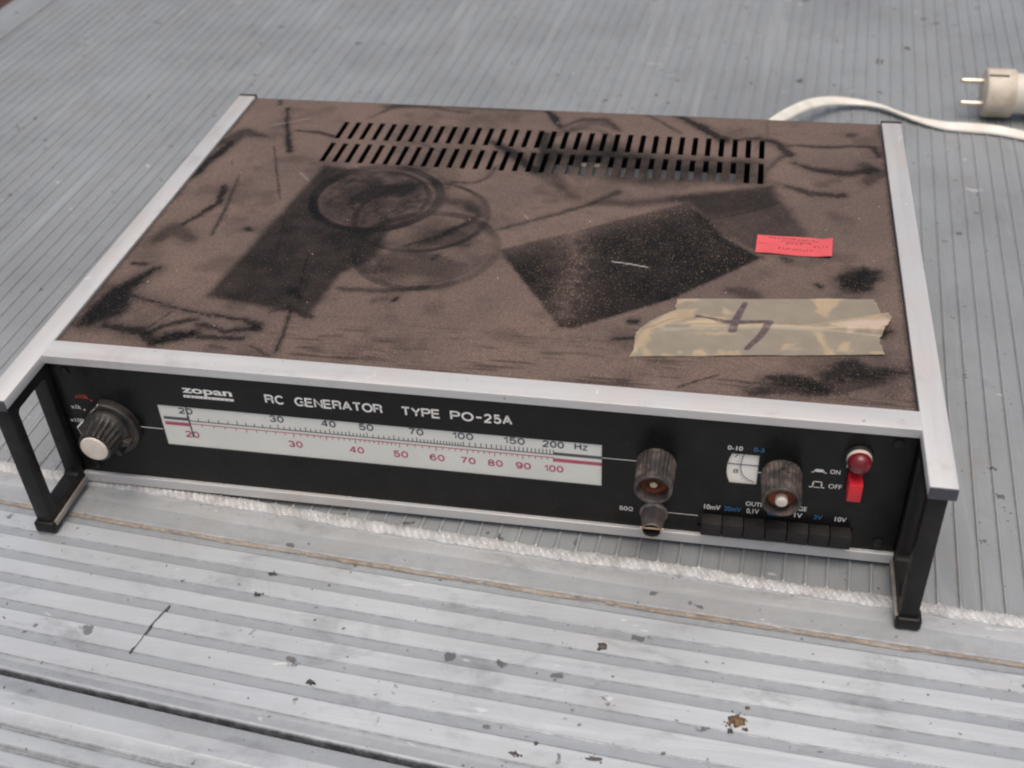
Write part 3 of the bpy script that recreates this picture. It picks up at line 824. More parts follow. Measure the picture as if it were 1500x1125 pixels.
TZ = ZC + 0.34 + lift + wr
jx = tx + (fbm(tx, ty, 4, 620, 3) - 0.5) * 4; jy = ty + (fbm(tx, ty, 4, 625, 3) - 0.5) * 4
tan = np.zeros_like(tx)
def tput(m_):
    global tan
    tan = np.maximum(tan, m_)
for poly in ([(322, 93.5), (336, 95), (331, 90), (321, 88.5)], [(391.5, 101), (408, 103), (399.5, 84.5), (396, 85.5)], [(302, 38), (303, 60), (314, 74), (322, 82), (334, 86), (330, 74), (313, 62), (307, 45)],
             [(398, 76.2), (425, 86), (431, 82), (430, 78), (425, 73), (404, 74)], [(392, 71), (396, 71), (404, 52), (399, 52)], [(377, 58), (386, 61.5), (380, 55.8), (386, 54.8), (376, 53)],
             [(406, 64), (411, 64), (409, 55), (404, 56.5)], [(328, 63), (352, 66.5), (353, 64), (338, 61.5)], [(333, 47), (338, 50), (340, 44), (352, 50), (355, 45), (333, 43)], [(355, 46), (345, 47), (345, 50)], [(325, 67), (346, 72), (350, 78), (337, 79)],
             [(308, 50), (312, 44), (313, 41), (309, 41)], [(346, 89), (352, 84), (348, 80), (345, 84)]):
    tput(1 - sstep(-1.6, 1.2, poly_sd(jx, jy, poly)))
tput(1 - sstep(0, 1.2, np.abs(fold) - 0.2))
tput((1 - sstep(-0.5, 0.5, ty - np.interp(tx, [301, 427], [37.8, 55.7]) - 5 * sstep(0.55, 0.9, vnoise(tx, ty, 4, 641)))) * 0.8)
sheen = (1 - sstep(-1.5, 2.0, poly_sd(jx, jy, [(401, 76.5), (428, 82), (431, 80), (425, 72), (410, 74.5)]))) * 0.75
ink = np.zeros_like(tx)
for pts, w in (([(357.4, 92.5), (353.5, 78), (351.8, 67.2)], (3.0, 4.2, 4.6)), ([(334, 76.6), (344, 74.2), (354, 74.8), (370.5, 76.6)], (1.6, 2.0, 3.8, 4.2)), ([(370.5, 76.6), (366, 64), (359.4, 52.3)], (4.0, 3.8, 3.0)), ([(333.5, 77.5), (338, 76.5)], (2.8, 2.0))):
    ink = np.maximum(ink, 1 - sstep(-0.4, 0.3, seg_dist(tx, ty, pts, w)))
mesh_np('tape_strip', np.stack([tx, ty, TZ], 1), grid_faces(250, 112), M['tape'], dev, 180, {'tan': tan, 'sheen': sheen, 'ink': ink}, label='torn beige masking tape with a brown marker 4')

# ---- red paper label, print and handwriting upside down
us = np.linspace(0, 1, 170); vs = np.linspace(0, 1, 84)
U, V = np.meshgrid(us, vs, indexing='ij')
P00, P10, P11, P01 = [np.array(p) for p in ((361.4, 144.1), (403.2, 143.0), (404.3, 163.9), (362.3, 163.4))]
XY = (P00 * ((1 - U) * (1 - V))[..., None] + P10 * (U * (1 - V))[..., None] + P11 * (U * V)[..., None] + P01 * ((1 - U) * V)[..., None])
XY[..., 1] += 1.2 * np.where(V > 0.5, (V - 0.5) * 2 * -np.exp(-((U - 0.9) / 0.12) ** 2), 0) 
su, sv = (U * 42).ravel(), (V * 20.5).ravel()
Zs = ZC + 0.32 + 0.5 * np.exp(-su / 3.0) * (1 - np.exp(-sv)) + 1.6 * sstep(34, 42, su) * 0.6 + 0.5 * (1 - sstep(0, 5, sv)) * (0.5 + 0.5 * np.sin(su / 5))
ik = np.zeros_like(su)
rn = np.random.default_rng(77)
def scrawl(u0, u1, v0, h, step, w, st, curve=0.0):
    global ik
    u = u0
    while u < u1:
        c = v0 + curve * (u - u0) / (u1 - u0)
        pts = [(u + rn.uniform(0, step * 0.75), c + rn.uniform(0, h)) for k in range(4)]
        sel = (np.abs(su - u - step / 2) < step * 1.6)
        ik[sel] = np.maximum(ik[sel], st * (1 - sstep(-0.1, 0.15, seg_dist(su[sel], sv[sel], pts, w))))
        u += step
scrawl(6.5, 33, 17.6, 1.6, 1.2, 0.42, 1.0, -1.6)
scrawl(13, 30, 14.2, 1.7, 1.3, 0.42, 0.9, -0.8)
scrawl(16, 25, 11.2, 2.6, 1.6, 0.45, 0.9, 0.3)
scrawl(32, 39, 9.6, 2.6, 2.2, 0.45, 0.9, -0.6)
scrawl(12, 31, 5.6, 2.6, 2.0, 0.45, 0.9, -0.8)
scrawl(1.5, 5.5, 10.4, 1.2, 1.1, 0.35, 0.9)
mesh_np('paper_label', np.stack([XY[..., 0].ravel(), XY[..., 1].ravel(), Zs], 1), grid_faces(170, 84), M['sticker'], dev, 180, {'ink': ik}, label='small red paper label with upside down handwriting')

# ---- trims and rails
mb = MB(); mb.prism_y([(0, 0)] * 3, 0, 0) if False else None
prof = [(0, 83.41), (0, H - 0.5), (0.35, H - 0.12), (0.8, H), (13.0, H), (13.0, H - 2.0), (3.2, H - 2.0), (3.2, 83.41)]
MB().rings([[(x, y, z) for y, z in prof] for x in (0.1, 439.9)]).build('top_trim', M['trim'], dev, smooth=25)
prof = [(0, 0.1), (0, 5.8), (0.45, 6.25), (12.0, 6.25), (12.0, 0.1)]
MB().rings([[(x, y, z) for y, z in prof] for x in (0.1, 439.9)]).build('bottom_trim', M['trim'], dev, smooth=25)

def rr(y0, y1, z0, z1, r, n=6):
    pts = []
    for cy, cz, a0 in ((y1 - r, z1 - r, 0), (y0 + r, z1 - r, 90), (y0 + r, z0 + r, 180), (y1 - r, z0 + r, 270)):
        for k in range(n + 1):
            a = math.radians(a0 + 90 * k / n); pts.append((cy + r * math.cos(a), cz + r * math.sin(a)))
    return pts
def ring_prism(mb, outer, inner, x0, x1):
    n = len(outer); vs = []
    for x in (x0, x1):
        vs += [(x, y, z) for y, z in outer] + [(x, y, z) for y, z in inner]
    fs = []
    for j in range(n):
        k = (j + 1) % n
        fs += [(j, k, n + k, n + j), (2 * n + j, 3 * n + j, 3 * n + k, 2 * n + k), (j, 2 * n + j, 2 * n + k, k), (n + j, n + k, 3 * n + k, 3 * n + j)]
    return mb.add(vs, fs)

for sgn, xi in ((-1, 0.0), (1, 440.0)):
    a, b = sorted((xi - sgn * 0.3, xi + sgn * 12.2))
    rail = MB().box(a, b, -38.1, 316.5, 82.7, H + 0.05).build('side_rail', M['rail'], dev, bevel=0.7)
    MB().box(a - 0.3, b + 0.3, 316.6, 318.2, 80.5, H + 0.5).build('end_cap', M['black'], rail, bevel=0.4)
    MB().box(a + 0.15, b - 0.15, -38.9, -38.2, 82.0, H - 0.25).build('end_cap', M['endcap'], rail, bevel=0.25)
    c, d = sorted((xi + sgn * 0.3, xi + sgn * 9.0))
    MB().box(c, d, 6.0, 316.0, 2.0, 82.6).build('side_panel', M['case'], dev, bevel=0.6)
    mb = MB()
    ring_prism(mb, rr(-37.6, 5.6, 0.6, 82.5, 1.2), rr(-30.5, -3.6, 8.4, 76.0, 2.8), c, d)
    h = mb.build('handle', M['black'], dev, bevel=0.6, limit=40)
    e, f_ = sorted((xi - sgn * 1.4, xi + sgn * 0.25))
    MB().box(e, f_, -36.8, -0.4, 0.3, 3.4).build('edge_strip', M['dullstrip'], h, bevel=0.3)
    e, f_ = sorted((xi + sgn * 2.4, xi + sgn * 3.6))
    e, f_ = sorted((xi - sgn * 1.0, xi + sgn * 11.2))
    MB().box(e, f_, -39.6, -30.0, Z0 + 0.05, 3.6).build('foot', M['black'], h, bevel=1.8, seg=4)

# ---- front panel, cut out for window, meter, buttons and switch
def curve_sheet(loops, thick, yfront, name, mat, parent):
    cu = bpy.data.curves.new(name, 'CURVE'); cu.dimensions = '2D'; cu.fill_mode = 'BOTH'; cu.extrude = thick / 2
    for lp in loops:
        sp = cu.splines.new('POLY'); sp.points.add(len(lp) - 1); sp.use_cyclic_u = True
        for p, (x, z) in zip(sp.points, lp): p.co = (x, z, 0, 1)
    o = bpy.data.objects.new(name, cu); COL.objects.link(o)
    dg = bpy.context.evaluated_depsgraph_get()
    me = bpy.data.meshes.new_from_object(o.evaluated_get(dg))
    bpy.data.objects.remove(o); bpy.data.curves.remove(cu)
    for v in me.vertices:
        x, z, t = v.co
        v.co = (x * MM, (yfront + thick / 2 - t) * MM, z * MM)
    me.materials.clear(); me.name = name
    return link(name, me, mat, parent, 20)
def arc_pts(cx, cz, r, a0, a1, n):
    return [(cx + r * math.cos(math.radians(a0 + (a1 - a0) * i / n)), cz + r * math.sin(math.radians(a0 + (a1 - a0) * i / n))) for i in range(n + 1)]
PF = 2.0
WIN = (56.2, 292.8, 31.7, 59.8)
met = [(369.2, 42.1), (369.2, 62.1)] + [(356.1, 62.1)] + [(355.0, 58.8), (354.35, 55.4), (354.2, 52.1), (354.35, 48.8), (355.0, 45.4)] + [(356.1, 42.1)]
panel = curve_sheet([[(0.3, 6.3), (439.7, 6.3), (439.7, 83.4), (0.3, 83.4)],
                     [(WIN[0], WIN[2]), (WIN[1], WIN[2]), (WIN[1], WIN[3]), (WIN[0], WIN[3])],
                     met,
                     [(342.4, 10.9), (418.4, 10.9), (418.4, 20.4), (342.4, 20.4)],
                     [(411.0, 45.4), (418.4, 45.4), (418.4, 57.3), (411.0, 57.3)]], 1.2, PF, 'front_panel', M['panel'], dev)

# ---- lettering
def text_raw(s, bold=0.0):
    cu = bpy.data.curves.new('lettering', 'FONT'); cu.body = s; cu.size = 1.0; cu.offset = bold; cu.resolution_u = 5
    o = bpy.data.objects.new('lettering', cu); COL.objects.link(o)
    dg = bpy.context.evaluated_depsgraph_get()
    me = bpy.data.meshes.new_from_object(o.evaluated_get(dg))
    bpy.data.objects.remove(o); bpy.data.curves.remove(cu)
    vs = np.array([v.co[:2] for v in me.vertices]); fs = [tuple(p.vertices) for p in me.polygons]
    bpy.data.meshes.remove(me)
    return vs, fs
def put_text(mb, s, x0, x1, z0, z1, y=PF - 0.15, bold=0.0):
    vs, fs = text_raw(s, bold)
    a, b = vs.min(0), vs.max(0)
    sc = np.array([(x1 - x0) / (b[0] - a[0]), (z1 - z0) / (b[1] - a[1])])
    q = (vs - a) * sc
    mb.add([(x0 + p[0], y, z0 + p[1]) for p in q], [f[::1] for f in fs])
def arcp(cx, cy, rx, ry, a0, a1, n=14):
    return [(cx + rx * math.cos(math.radians(a0 + (a1 - a0) * i / n)), cy + ry * math.sin(math.radians(a0 + (a1 - a0) * i / n))) for i in range(n + 1)]
GL = {                                                   # grotesque capitals and figures as strokes
 'C': [arcp(.36, .5, .36, .5, 42, 318, 20)],
 'G': [arcp(.37, .5, .37, .5, 42, 330, 22) + [(.72, .46), (.42, .46)], [(.72, .5), (.72, .0)]],
 'E': [[(.58, 1), (0, 1), (0, 0), (.60, 0)], [(0, .52), (.54, .52)]],
 'N': [[(0, 0), (0, 1), (.62, 0), (.62, 1)]],
 'R': [[(0, 0), (0, 1), (.36, 1)] + arcp(.38, .76, .24, .24, 90, -90, 10) + [(0, .52)], [(.36, .52), (.50, .47), (.58, .36), (.60, .1), (.64, 0)]],
 'A': [[(0, 0), (.34, 1), (.36, 1), (.70, 0)], [(.12, .33), (.58, .33)]],
 'T': [[(0, 1), (.64, 1)], [(.32, 1), (.32, 0)]],
 'O': [arcp(.39, .5, .39, .5, 0, 360, 28)],
 'Y': [[(0, 1), (.33, .44), (.66, 1)], [(.33, .46), (.33, 0)]],
 'P': [[(0, 0), (0, 1), (.36, 1)] + arcp(.37, .74, .26, .26, 90, -90, 10) + [(0, .48)]],
 'H': [[(0, 0), (0, 1)], [(.62, 0), (.62, 1)], [(0, .52), (.62, .52)]],
 'z': [[(0, .70), (.46, .70), (0, 0), (.48, 0)]],
 '0': [arcp(.27, .5, .27, .5, 0, 360, 26)],
 '1': [[(0, .76), (.16, .80), (.24, .90), (.26, 1), (.26, 0)]],
 '2': [arcp(.26, .71, .25, .29, 170, -28, 12) + [(.02, .06), (.01, 0), (.54, 0)]],
 '3': [arcp(.26, .74, .23, .26, 165, -90, 12) + arcp(.26, .25, .27, .25, 90, -165, 12)[1:]],
 '4': [[(.43, 0), (.43, 1), (.39, 1), (0, .28), (.58, .28)]],
 '5': [[(.50, 1), (.10, 1), (.04, .48)] + arcp(.27, .32, .27, .32, 140, -160, 14)],
 '6': [arcp(.28, .60, .27, .40, 35, 180, 10) + [(.01, .35)] + arcp(.28, .31, .27, .31, 180, 540, 22)],
 '7': [[(0, 1), (.54, 1), (.30, .5), (.20, 0)]],
 '8': [arcp(.27, .755, .22, .245, -90, 270, 22), arcp(.27, .255, .27, .255, 90, 450, 22)],
 '9': [arcp(.27, .40, .27, .40, 215, 360, 10) + [(.54, .65)] + arcp(.27, .69, .27, .31, 0, 360, 22)],
}
def ribbon(mb, pts, w, y):
    P = [np.array(p) for p in pts]; n = len(P); closed = np.hypot(*(P[0] - P[-1])) < 1e-6
    if closed: P = P[:-1]; n -= 1
    L, Rr = [], []
    for i in range(n):
        a = P[i - 1] if (i > 0 or closed) else None
        b = P[(i + 1) % n] if (i < n - 1 or closed) else None
        d1 = (P[i] - a) / np.hypot(*(P[i] - a)) if a is not None else None
        d2 = (b - P[i]) / np.hypot(*(b - P[i])) if b is not None else None
        if d1 is None: d1 = d2
        if d2 is None: d2 = d1
        n1 = np.array((-d1[1], d1[0])); n2 = np.array((-d2[1], d2[0])); m_ = n1 + n2
        m_ = m_ / max(0.25, np.hypot(*m_)) ; k = min(1.6, 1 / max(0.3, float(m_ @ n1)))
        L.append(P[i] + m_ * k * w / 2); Rr.append(P[i] - m_ * k * w / 2)
    vs = [(p[0], y, p[1]) for p in L + Rr]
    mb.add(vs, [(i, (i + 1) % n, n + (i + 1) % n, n + i) for i in range(n if closed else n - 1)])
def put_strokes(mb, s, x0, x1, z0, z1, w, y=PF - 0.15, gap=0.24):
    hgt = z1 - z0 - w; adv = 0; lay = []
    for ch in s:
        if ch == ' ': adv += 0.45; continue
        wd = max(p[0] for st in GL[ch] for p in st); lay.append((ch, adv)); adv += wd + gap
    adv -= gap; sx = (x1 - x0 - w) / adv
    for ch, a in lay:
        for st in GL[ch]:
            ribbon(mb, [(x0 + w / 2 + (a + px) * sx, z0 + w / 2 + pz * hgt) for px, pz in st], w, y)
def put_rect(mb, x0, x1, z0, z1, y=PF - 0.15):
    mb.add([(x0, y, z0), (x1, y, z0), (x1, y, z1), (x0, y, z1)], [(0, 1, 2, 3)])
def put_frame(mb, pts, w, y=PF - 0.15):
    for (ax, az), (bx, bz) in zip(pts[:-1], pts[1:]):
        dx, dz = bx - ax, bz - az; L = math.hypot(dx, dz); nx_, nz_ = -dz / L * w / 2, dx / L * w / 2; ex_, ez_ = dx / L * w / 2, dz / L * w / 2
        mb.add([(ax + nx_ - ex_, y, az + nz_ - ez_), (bx + nx_ + ex_, y, bz + nz_ + ez_), (bx - nx_ + ex_, y, bz - nz_ + ez_), (ax - nx_ - ex_, y, az - nz_ - ez_)], [(0, 1, 2, 3)])

def letter(s, x0, x1, z0, z1, mat='print', bold=0.02, name='lettering'):
    mb = MB(); put_text(mb, s, x0, x1, z0, z1, bold=bold); return mb.build(name, M[mat], panel, smooth=0)
for s, xa, xb, ga in (('RC', 118.7, 129.0, .26), ('GENERATOR', 134.8, 181.5, .22), ('TYPE', 191.2, 211.6, .22)):
    mb = MB(); put_strokes(mb, s, xa, xb, 67.7, 73.6, 1.06, gap=ga); mb.build('lettering', M['print'], panel, smooth=0)
mb = MB()
put_strokes(mb, 'PO', 216.6, 228.6, 67.7, 73.6, 1.06)
put_rect(mb, 229.9, 232.7, 70.2, 71.3)
put_strokes(mb, '25A', 233.8, 248.2, 67.7, 73.6, 1.06, gap=.28)
mb.build('lettering', M['print'], panel, smooth=0)
mb = MB()
put_text(mb, 'zopan', 73.4, 101.0, 68.6, 73.2, bold=0.028)
mb.build('maker_name', M['print'], panel, smooth=0)
MB().box(73.4, 101.2, PF - 0.15, PF - 0.05, 66.8, 68.35).build('name_bar', M['print'], panel, smooth=0)
mb = MB(); rn2 = random.Random(5); x = 74.6
while x < 100.2:
    put_rect(mb, x, x + rn2.uniform(0.5, 1.1), 67.2 + rn2.uniform(0, .1), 67.2 + rn2.uniform(0.3, 0.75), PF - 0.25); x += 2.35
mb.build('bar_marks', M['panel'], panel, smooth=0)
for q in ((40.2, 56.0, 42.85, 43.35), (293.0, 313.0, 51.35, 51.75), (324.5, 342.3, 18.1, 18.5), (369.4, 373.0, 51.2, 51.75)):
    mb = MB(); put_rect(mb, *q); mb.build('guide_line', M['print'], panel, smooth=0)
for q in (('0-10', 353.8, 360.9, 64.4, 67.2), ('ON', 403.0, 407.7, 54.9, 57.7), ('OFF', 403.3, 409.6, 45.4, 48.3), ('MAINS', 410.0, 421.0, 59.8, 62.4), ('OUTPUT', 365.2, 378.4, 28.5, 31.4), ('VOLTAGE', 380.0, 394.9, 28.5, 31.4),
          ('10mV', 344.9, 353.0, 23.5, 26.8), ('0,1V', 366.0, 372.0, 22.9, 26.7), ('1V', 389.4, 393.2, 23.7, 26.7), ('10V', 409.0, 414.6, 23.7, 26.8), ('x1k', 5.2, 11.0, 51.8, 54.6), ('x100', 1.9, 9.8, 42.2, 44.9)):
    letter(*q, bold=0.008)
for q in (('0-3', 366.2, 371.1, 64.5, 67.3), ('30mV', 354.9, 363.2, 23.5, 26.8), ('0,3V', 376.4, 382.4, 22.9, 26.7), ('3V', 398.8, 403.0, 23.7, 26.7)):
    letter(*q, mat='blueprint', bold=0.008)
mb = MB(); put_strokes(mb, '50', 302.0, 306.4, 16.8, 19.7, 0.5); put_text(mb, 'Ω', 306.9, 309.0, 16.8, 19.7, bold=0.01); mb.build('lettering', M['print'], panel, smooth=0)
letter('x10k', 9.6, 17.6, 59.5, 62.3, mat='redprint')
for q, k in (((12.2, 13.2, 51.0, 52.0), 'print'), ((18.2, 19.2, 58.2, 59.2), 'redprint')):
    mb = MB(); put_rect(mb, *q); mb.build('index_dot', M[k], panel, smooth=0)
mb = MB()
put_frame(mb, [(394.6, 55.0), (395.4, 55.0), (396.1, 56.9), (399.6, 56.9), (400.3, 55.0), (401.2, 55.0)], 0.55)
put_rect(mb, 396.2, 399.5, 55.4, 56.5)
mb.build('button_symbol', M['print'], panel, smooth=0)
mb = MB()
put_frame(mb, [(394.5, 45.3), (395.8, 45.3), (396.0, 49.0), (399.9, 49.0), (400.1, 45.3), (401.2, 45.3)], 0.55)
put_rect(mb, 396.4, 399.6, 45.1, 45.5)
mb.build('button_symbol', M['print'], panel, smooth=0)

# ---- long dial
dial = MB().box(56.3, 292.7, 2.7, 6.4, 31.8, 59.7).build('dial_scale', M['white'], dev, smooth=0, label='long white frequency scale with black and red figures')
SY = 2.6
up = {20: 71.7, 30: 122.4, 40: 150.7, 50: 170.9, 70: 197.4, 100: 221.9, 150: 248.4, 200: 268.3}
lo = {20: 72.0, 30: 130.2, 40: 163.9, 50: 187.7, 60: 207.2, 70: 223.6, 80: 237.9, 90: 252.5, 100: 268.2}
def pos(tab, v): return float(np.interp(math.log(v), [math.log(k) for k in tab], list(tab.values())))
mb = MB()
put_rect(mb, 58.0, 71.9, 50.3, 52.3, SY); put_rect(mb, 71.9, 268.4, 50.2, 50.8, SY); put_rect(mb, 268.3, 292.7, 50.2, 52.2, SY)
marks = list(range(20, 50)) + list(range(50, 100, 2)) + list(range(100, 201, 5))
for v in marks:
    x = pos(up, v); big = v in up; mid = v in (25, 35, 45, 60, 80)
    h = 2.9 if big else 2.9 if mid else 2.0
    if v >= 100: h = 2.9
    put_rect(mb, x - 0.24, x + 0.24, 50.7, 50.7 + h, SY)
DW = 3.75
for v, s in ((20, '20'), (30, '30'), (40, '40'), (50, '50'), (70, '70'), (100, '100'), (150, '150'), (200, '200')):
    w = 8.0 if len(s) == 2 else 11.0
    x = pos(up, v); put_strokes(mb, s, x - w / 2, x + w / 2, 55.0, 59.3 if v == 20 else 59.6, 0.86, SY, .26)
put_strokes(mb, 'Hz', 278.9, 285.8, 55.0, 59.6, 0.86, SY, .26)
mb.build('black_figures', M['ink'], dial, smooth=0).location.z = -0.0005
mb = MB()
put_rect(mb, 58.0, 71.9, 46.4, 48.8, SY); put_rect(mb, 71.9, 268.3, 48.1, 48.65, SY); put_rect(mb, 268.2, 292.7, 45.8, 48.1, SY)
for v in list(range(20, 50)) + list(range(50, 101, 2)):
    x = pos(lo, v); h = 2.9 if v % 10 == 0 else 2.4 if v in (25, 35, 45) else 1.7
    put_rect(mb, x - 0.22, x + 0.22, 48.3 - h, 48.3, SY)
for v in lo:
    s = str(v); w = 8.0 if v < 100 else 10.0
    x = pos(lo, v); put_strokes(mb, s, x - w / 2, x + w / 2, 38.6, 43.2, 0.86, SY, .26)
mb.build('red_figures', M['redink'], dial, smooth=0).location.z = -0.0005
MB().box(72.0, 72.8, 2.35, 2.5, 38.4, 59.6).build('pointer', M['ink'], dial, smooth=0)
MB().box(56.3, 292.7, 2.1, 2.25, 31.8, 59.7).build('window_pane', M['glass'], dial, smooth=0)

# ---- small output meter
met_p = MB().box(352.5, 370.8, 3.3, 6.0, 40.6, 63.6).build('meter_scale', M['white'], dev, smooth=0)
mb = MB()
MY = 3.2
arc = [(362.3, 62.5), (361.5, 59.3), (361.0, 56.2), (360.9, 53.2), (361.2, 50.5), (362.0, 48.2), (363.3, 46.4), (365.2, 44.9), (367.9, 43.7)]
put_frame(mb, arc, 0.35, MY)
for i in range(17):
    t = i / 16 * (len(arc) - 1); k = min(int(t), len(arc) - 2); f_ = t - k
    px = arc[k][0] * (1 - f_) + arc[k + 1][0] * f_; pz = arc[k][1] * (1 - f_) + arc[k + 1][1] * f_
    dx, dz = px - 371, pz - 54.5; L = math.hypot(dx, dz)
    put_frame(mb, [(px, pz), (px + dx / L * (1.6 if i % 4 else 2.3), pz + dz / L * (1.6 if i % 4 else 2.3))], 0.22, MY)
put_text(mb, '7', 357.3, 359.5, 58.6, 61.4, MY, 0.0)
put_text(mb, '8', 357.4, 359.8, 48.4, 51.2, MY, 0.0)
mb.build('meter_figures', M['ink'], met_p, smooth=0)
MB().box(353.5, 369.6, 2.9, 3.05, 54.4, 54.8).build('hairline', M['ink'], met_p, smooth=0)
MB().box(354.0, 369.4, 3.25, 3.35, 42.2, 62.0).build('meter_pane', M['glass'], met_p, smooth=0) if False else None

# ---- knobs
def fluted_knob(name, cx, cz, label):
    mb = MB(); n = 24
    fl = lambda a, i: 1.0 if i in (0, 1, 5, 6, 7, 8, 9) else (1.0 - 0.055 * (0.5 + 0.5 * math.cos(a * n)) ** 2)
    mb.lathe([(PF, 9.7), (PF - 1.2, 9.9), (PF - 1.6, 9.8), (-10, 9.5), (-16.6, 9.3), (-17.4, 9.25), (-18.0, 8.8), (-18.0, 7.9), (-17.0, 7.4), (-12.2, 7.2)], (cx, 0, cz), 'y', n * 6, True, True, fl)
    return mb.build(name, M['knob'], dev, smooth=28, label=label)
k2 = fluted_knob('knob', 320.0, 51.3, 'fluted tuning knob with open hollow front')
MB().lathe([(-12.3, 7.1), (-13.0, 6.8), (-13.8, 4.2), (-12.4, 3.9)], (320.0, 0, 51.3), 'y', 40).build('knob_insert', M['rust'], k2)
MB().lathe([(-12.3, 3.6), (-12.6, 3.6), (-12.8, 2.9), (-12.3, 2.6)], (320.0, 0, 51.3), 'y', 24).build('collet', M['case'], k2)
MB().lathe([(-12.35, 1.9), (-14.6, 1.9), (-15.0, 1.3)], (320.0, 0, 51.6), 'y', 20).build('shaft_screw', M['brass'], k2)
k3 = fluted_knob('knob', 380.6, 51.4, 'fluted knob with orange front and small white cap')
MB().lathe([(-12.3, 7.1), (-13.4, 6.8), (-14.6, 3.4)], (380.6, 0, 51.4), 'y', 40).build('knob_insert', M['rust'], k3)
MB().lathe([(-14.0, 2.9), (-17.6, 2.9), (-18.2, 2.4), (-18.4, 1.2)], (380.6, 0, 51.4), 'y', 24).build('knob_cap', M['ivory'], k3)
mb = MB()
ar = [(380.6 + 3.2 * math.cos(math.radians(a)), math.radians(a)) for a in range(0, 181, 15)]
mb.rings([[(380.6 + r * math.cos(a), -6.5 + r * math.sin(a) * 0.9 + dy, 51.4 + math.sqrt(max(0, 9.75 ** 2 - (r * math.cos(a)) ** 2)) + dz) for r, dy, dz in ((2.0, 0, -0.4), (2.0, 0, 0.25), (2.6, 0, 0.25), (2.6, 0, -0.4))] for _, a in ar])
mb.build('knob_mark', M['knobblack'], k3, smooth=40)

# range switch knob: pointed skirt, fluted grip, ivory cap
CX, CZ = 26.0, 43.0
pts = [(CX + 17.3 * math.cos(math.radians(a)), CZ + 17.3 * math.sin(math.radians(a))) for a in range(96, -156, -6)]
pts += [(9.6, 35.6), (7.9, 42.4)]
mb = MB()
def sk(y, k): return [(CX + (x - CX) * k, y, CZ + (z - CZ) * k) for x, z in pts]
mb.rings([sk(PF, 1.0), sk(-2.2, 1.0), sk(-3.0, 0.965)])
k1 = mb.build('knob', M['knobblack'], dev, smooth=30, label='black range knob with pointed skirt and ivory cap')
mb = MB(); q = [(24.6, 60.1), (7.9, 42.4), (9.7, 35.5)]
for (ax, az), (bx, bz) in zip(q[:-1], q[1:]):
    mb.rings([[(x + ox, y, z + oz) for ox, y, oz in ((0.2, -1.9, -0.1), (-0.12, -1.9, 0.05), (0.05, -2.85, 0.0), (0.5, -3.05, -0.2))] for x, z in ((ax, az), (bx, bz))])
mb.build('pointer_edge', M['print'], k1, smooth=0)
mb = MB(); n = 20
fl = lambda a, i: 1.0 if i in (0, 1, 2, 7, 8) else 1.0 - 0.10 * (0.5 + 0.5 * math.cos(a * n)) ** 2
mb.lathe([(-3.0, 13.2), (-4.6, 13.0), (-6.0, 11.9), (-7.4, 11.0), (-11, 10.2), (-15.5, 9.5), (-17.2, 9.2), (-18.0, 8.8), (-18.3, 7.9)], (CX, 0, CZ), 'y', n * 6, True, True, fl)
mb.build('knob_grip', M['knobblack'], k1, smooth=28)
mb = MB()
for a in (-20, -62):                                            # stubby wings at the base of the grip
    c, s_ = math.cos(math.radians(a)), math.sin(math.radians(a))
    mb.rings([[(CX + c * r - s_ * t, y, CZ + s_ * r + c * t) for r, t in ((9.5, -1.7), (14.8, -1.3), (14.8, 1.3), (9.5, 1.7))] for y in (-3.05, -8.5)])
mb.build('grip_wing', M['knobblack'], k1, bevel=0.5)
MB().lathe([(-18.0, 7.6), (-18.6, 7.6), (-19.1, 7.2), (-19.35, 6.0), (-19.45, 3.0), (-19.5, 0.4)], (CX, 0, CZ), 'y', 48).build('knob_cap', M['ivory'], k1)

# ---- output connector
bc = (319.8, 0, 17.6)
b = MB().lathe([(PF, 7.2), (0.8, 7.2), (0.2, 6.6), (-0.3, 6.2), (-4.0, 5.95), (-8.0, 5.4), (-10.4, 5.15), (-11.6, 5.1), (-11.8, 4.85), (-11.7, 4.45), (-11, 4.35), (-3.5, 4.2)], bc, 'y', 40).build('output_connector', M['bnc'], dev, smooth=30)
MB().lathe([(-11.85, 4.95), (-12.0, 4.75), (-11.85, 4.5), (-11.4, 4.45), (-11.4, 5.05)], bc, 'y', 40, False, False).build('connector_rim', M['brass'], b)
MB().lathe([(-11.3, 4.3), (-6.0, 4.25), (-4.2, 4.15), (-4.0, 0.5)], bc, 'y', 32, False, True).build('connector_bore', M['case'], b)
MB().lathe([(-4.1, 2.0), (-7.6, 2.0), (-7.8, 1.5), (-7.8, 0.8), (-6.0, 0.7)], bc, 'y', 24).build('connector_core', M['bnc'], b)
for s_ in (-1, 1):
    MB().lathe([(0 if s_ > 0 else -6.0, 0.65), (6.0 if s_ > 0 else 0, 0.65)], (bc[0], -9.8, bc[2]), 'x', 12).build('lug', M['brass'], b)

# ---- output range buttons
xsb = [344.0, 354.4, 365.0, 375.8, 386.5, 397.0, 407.3, 417.8]
MB().box(342.6, 418.2, 3.4, 5.0, 10.9, 20.3).build('button_recess', M['case'], dev, smooth=0)
bt = None
for i in range(7):
    w = xsb[i + 1] - xsb[i]
    zt = 19.9 + 0.0 * i
    mb = MB().box(0.2, w - 0.2, -4.8 + (0.5 if i == 3 else 0), 3.3, 11.3, zt)
    o = mb.build('push_button', M['button'] , dev, bevel=0.35)
    o.location = (xsb[i] * MM, 0, 0)

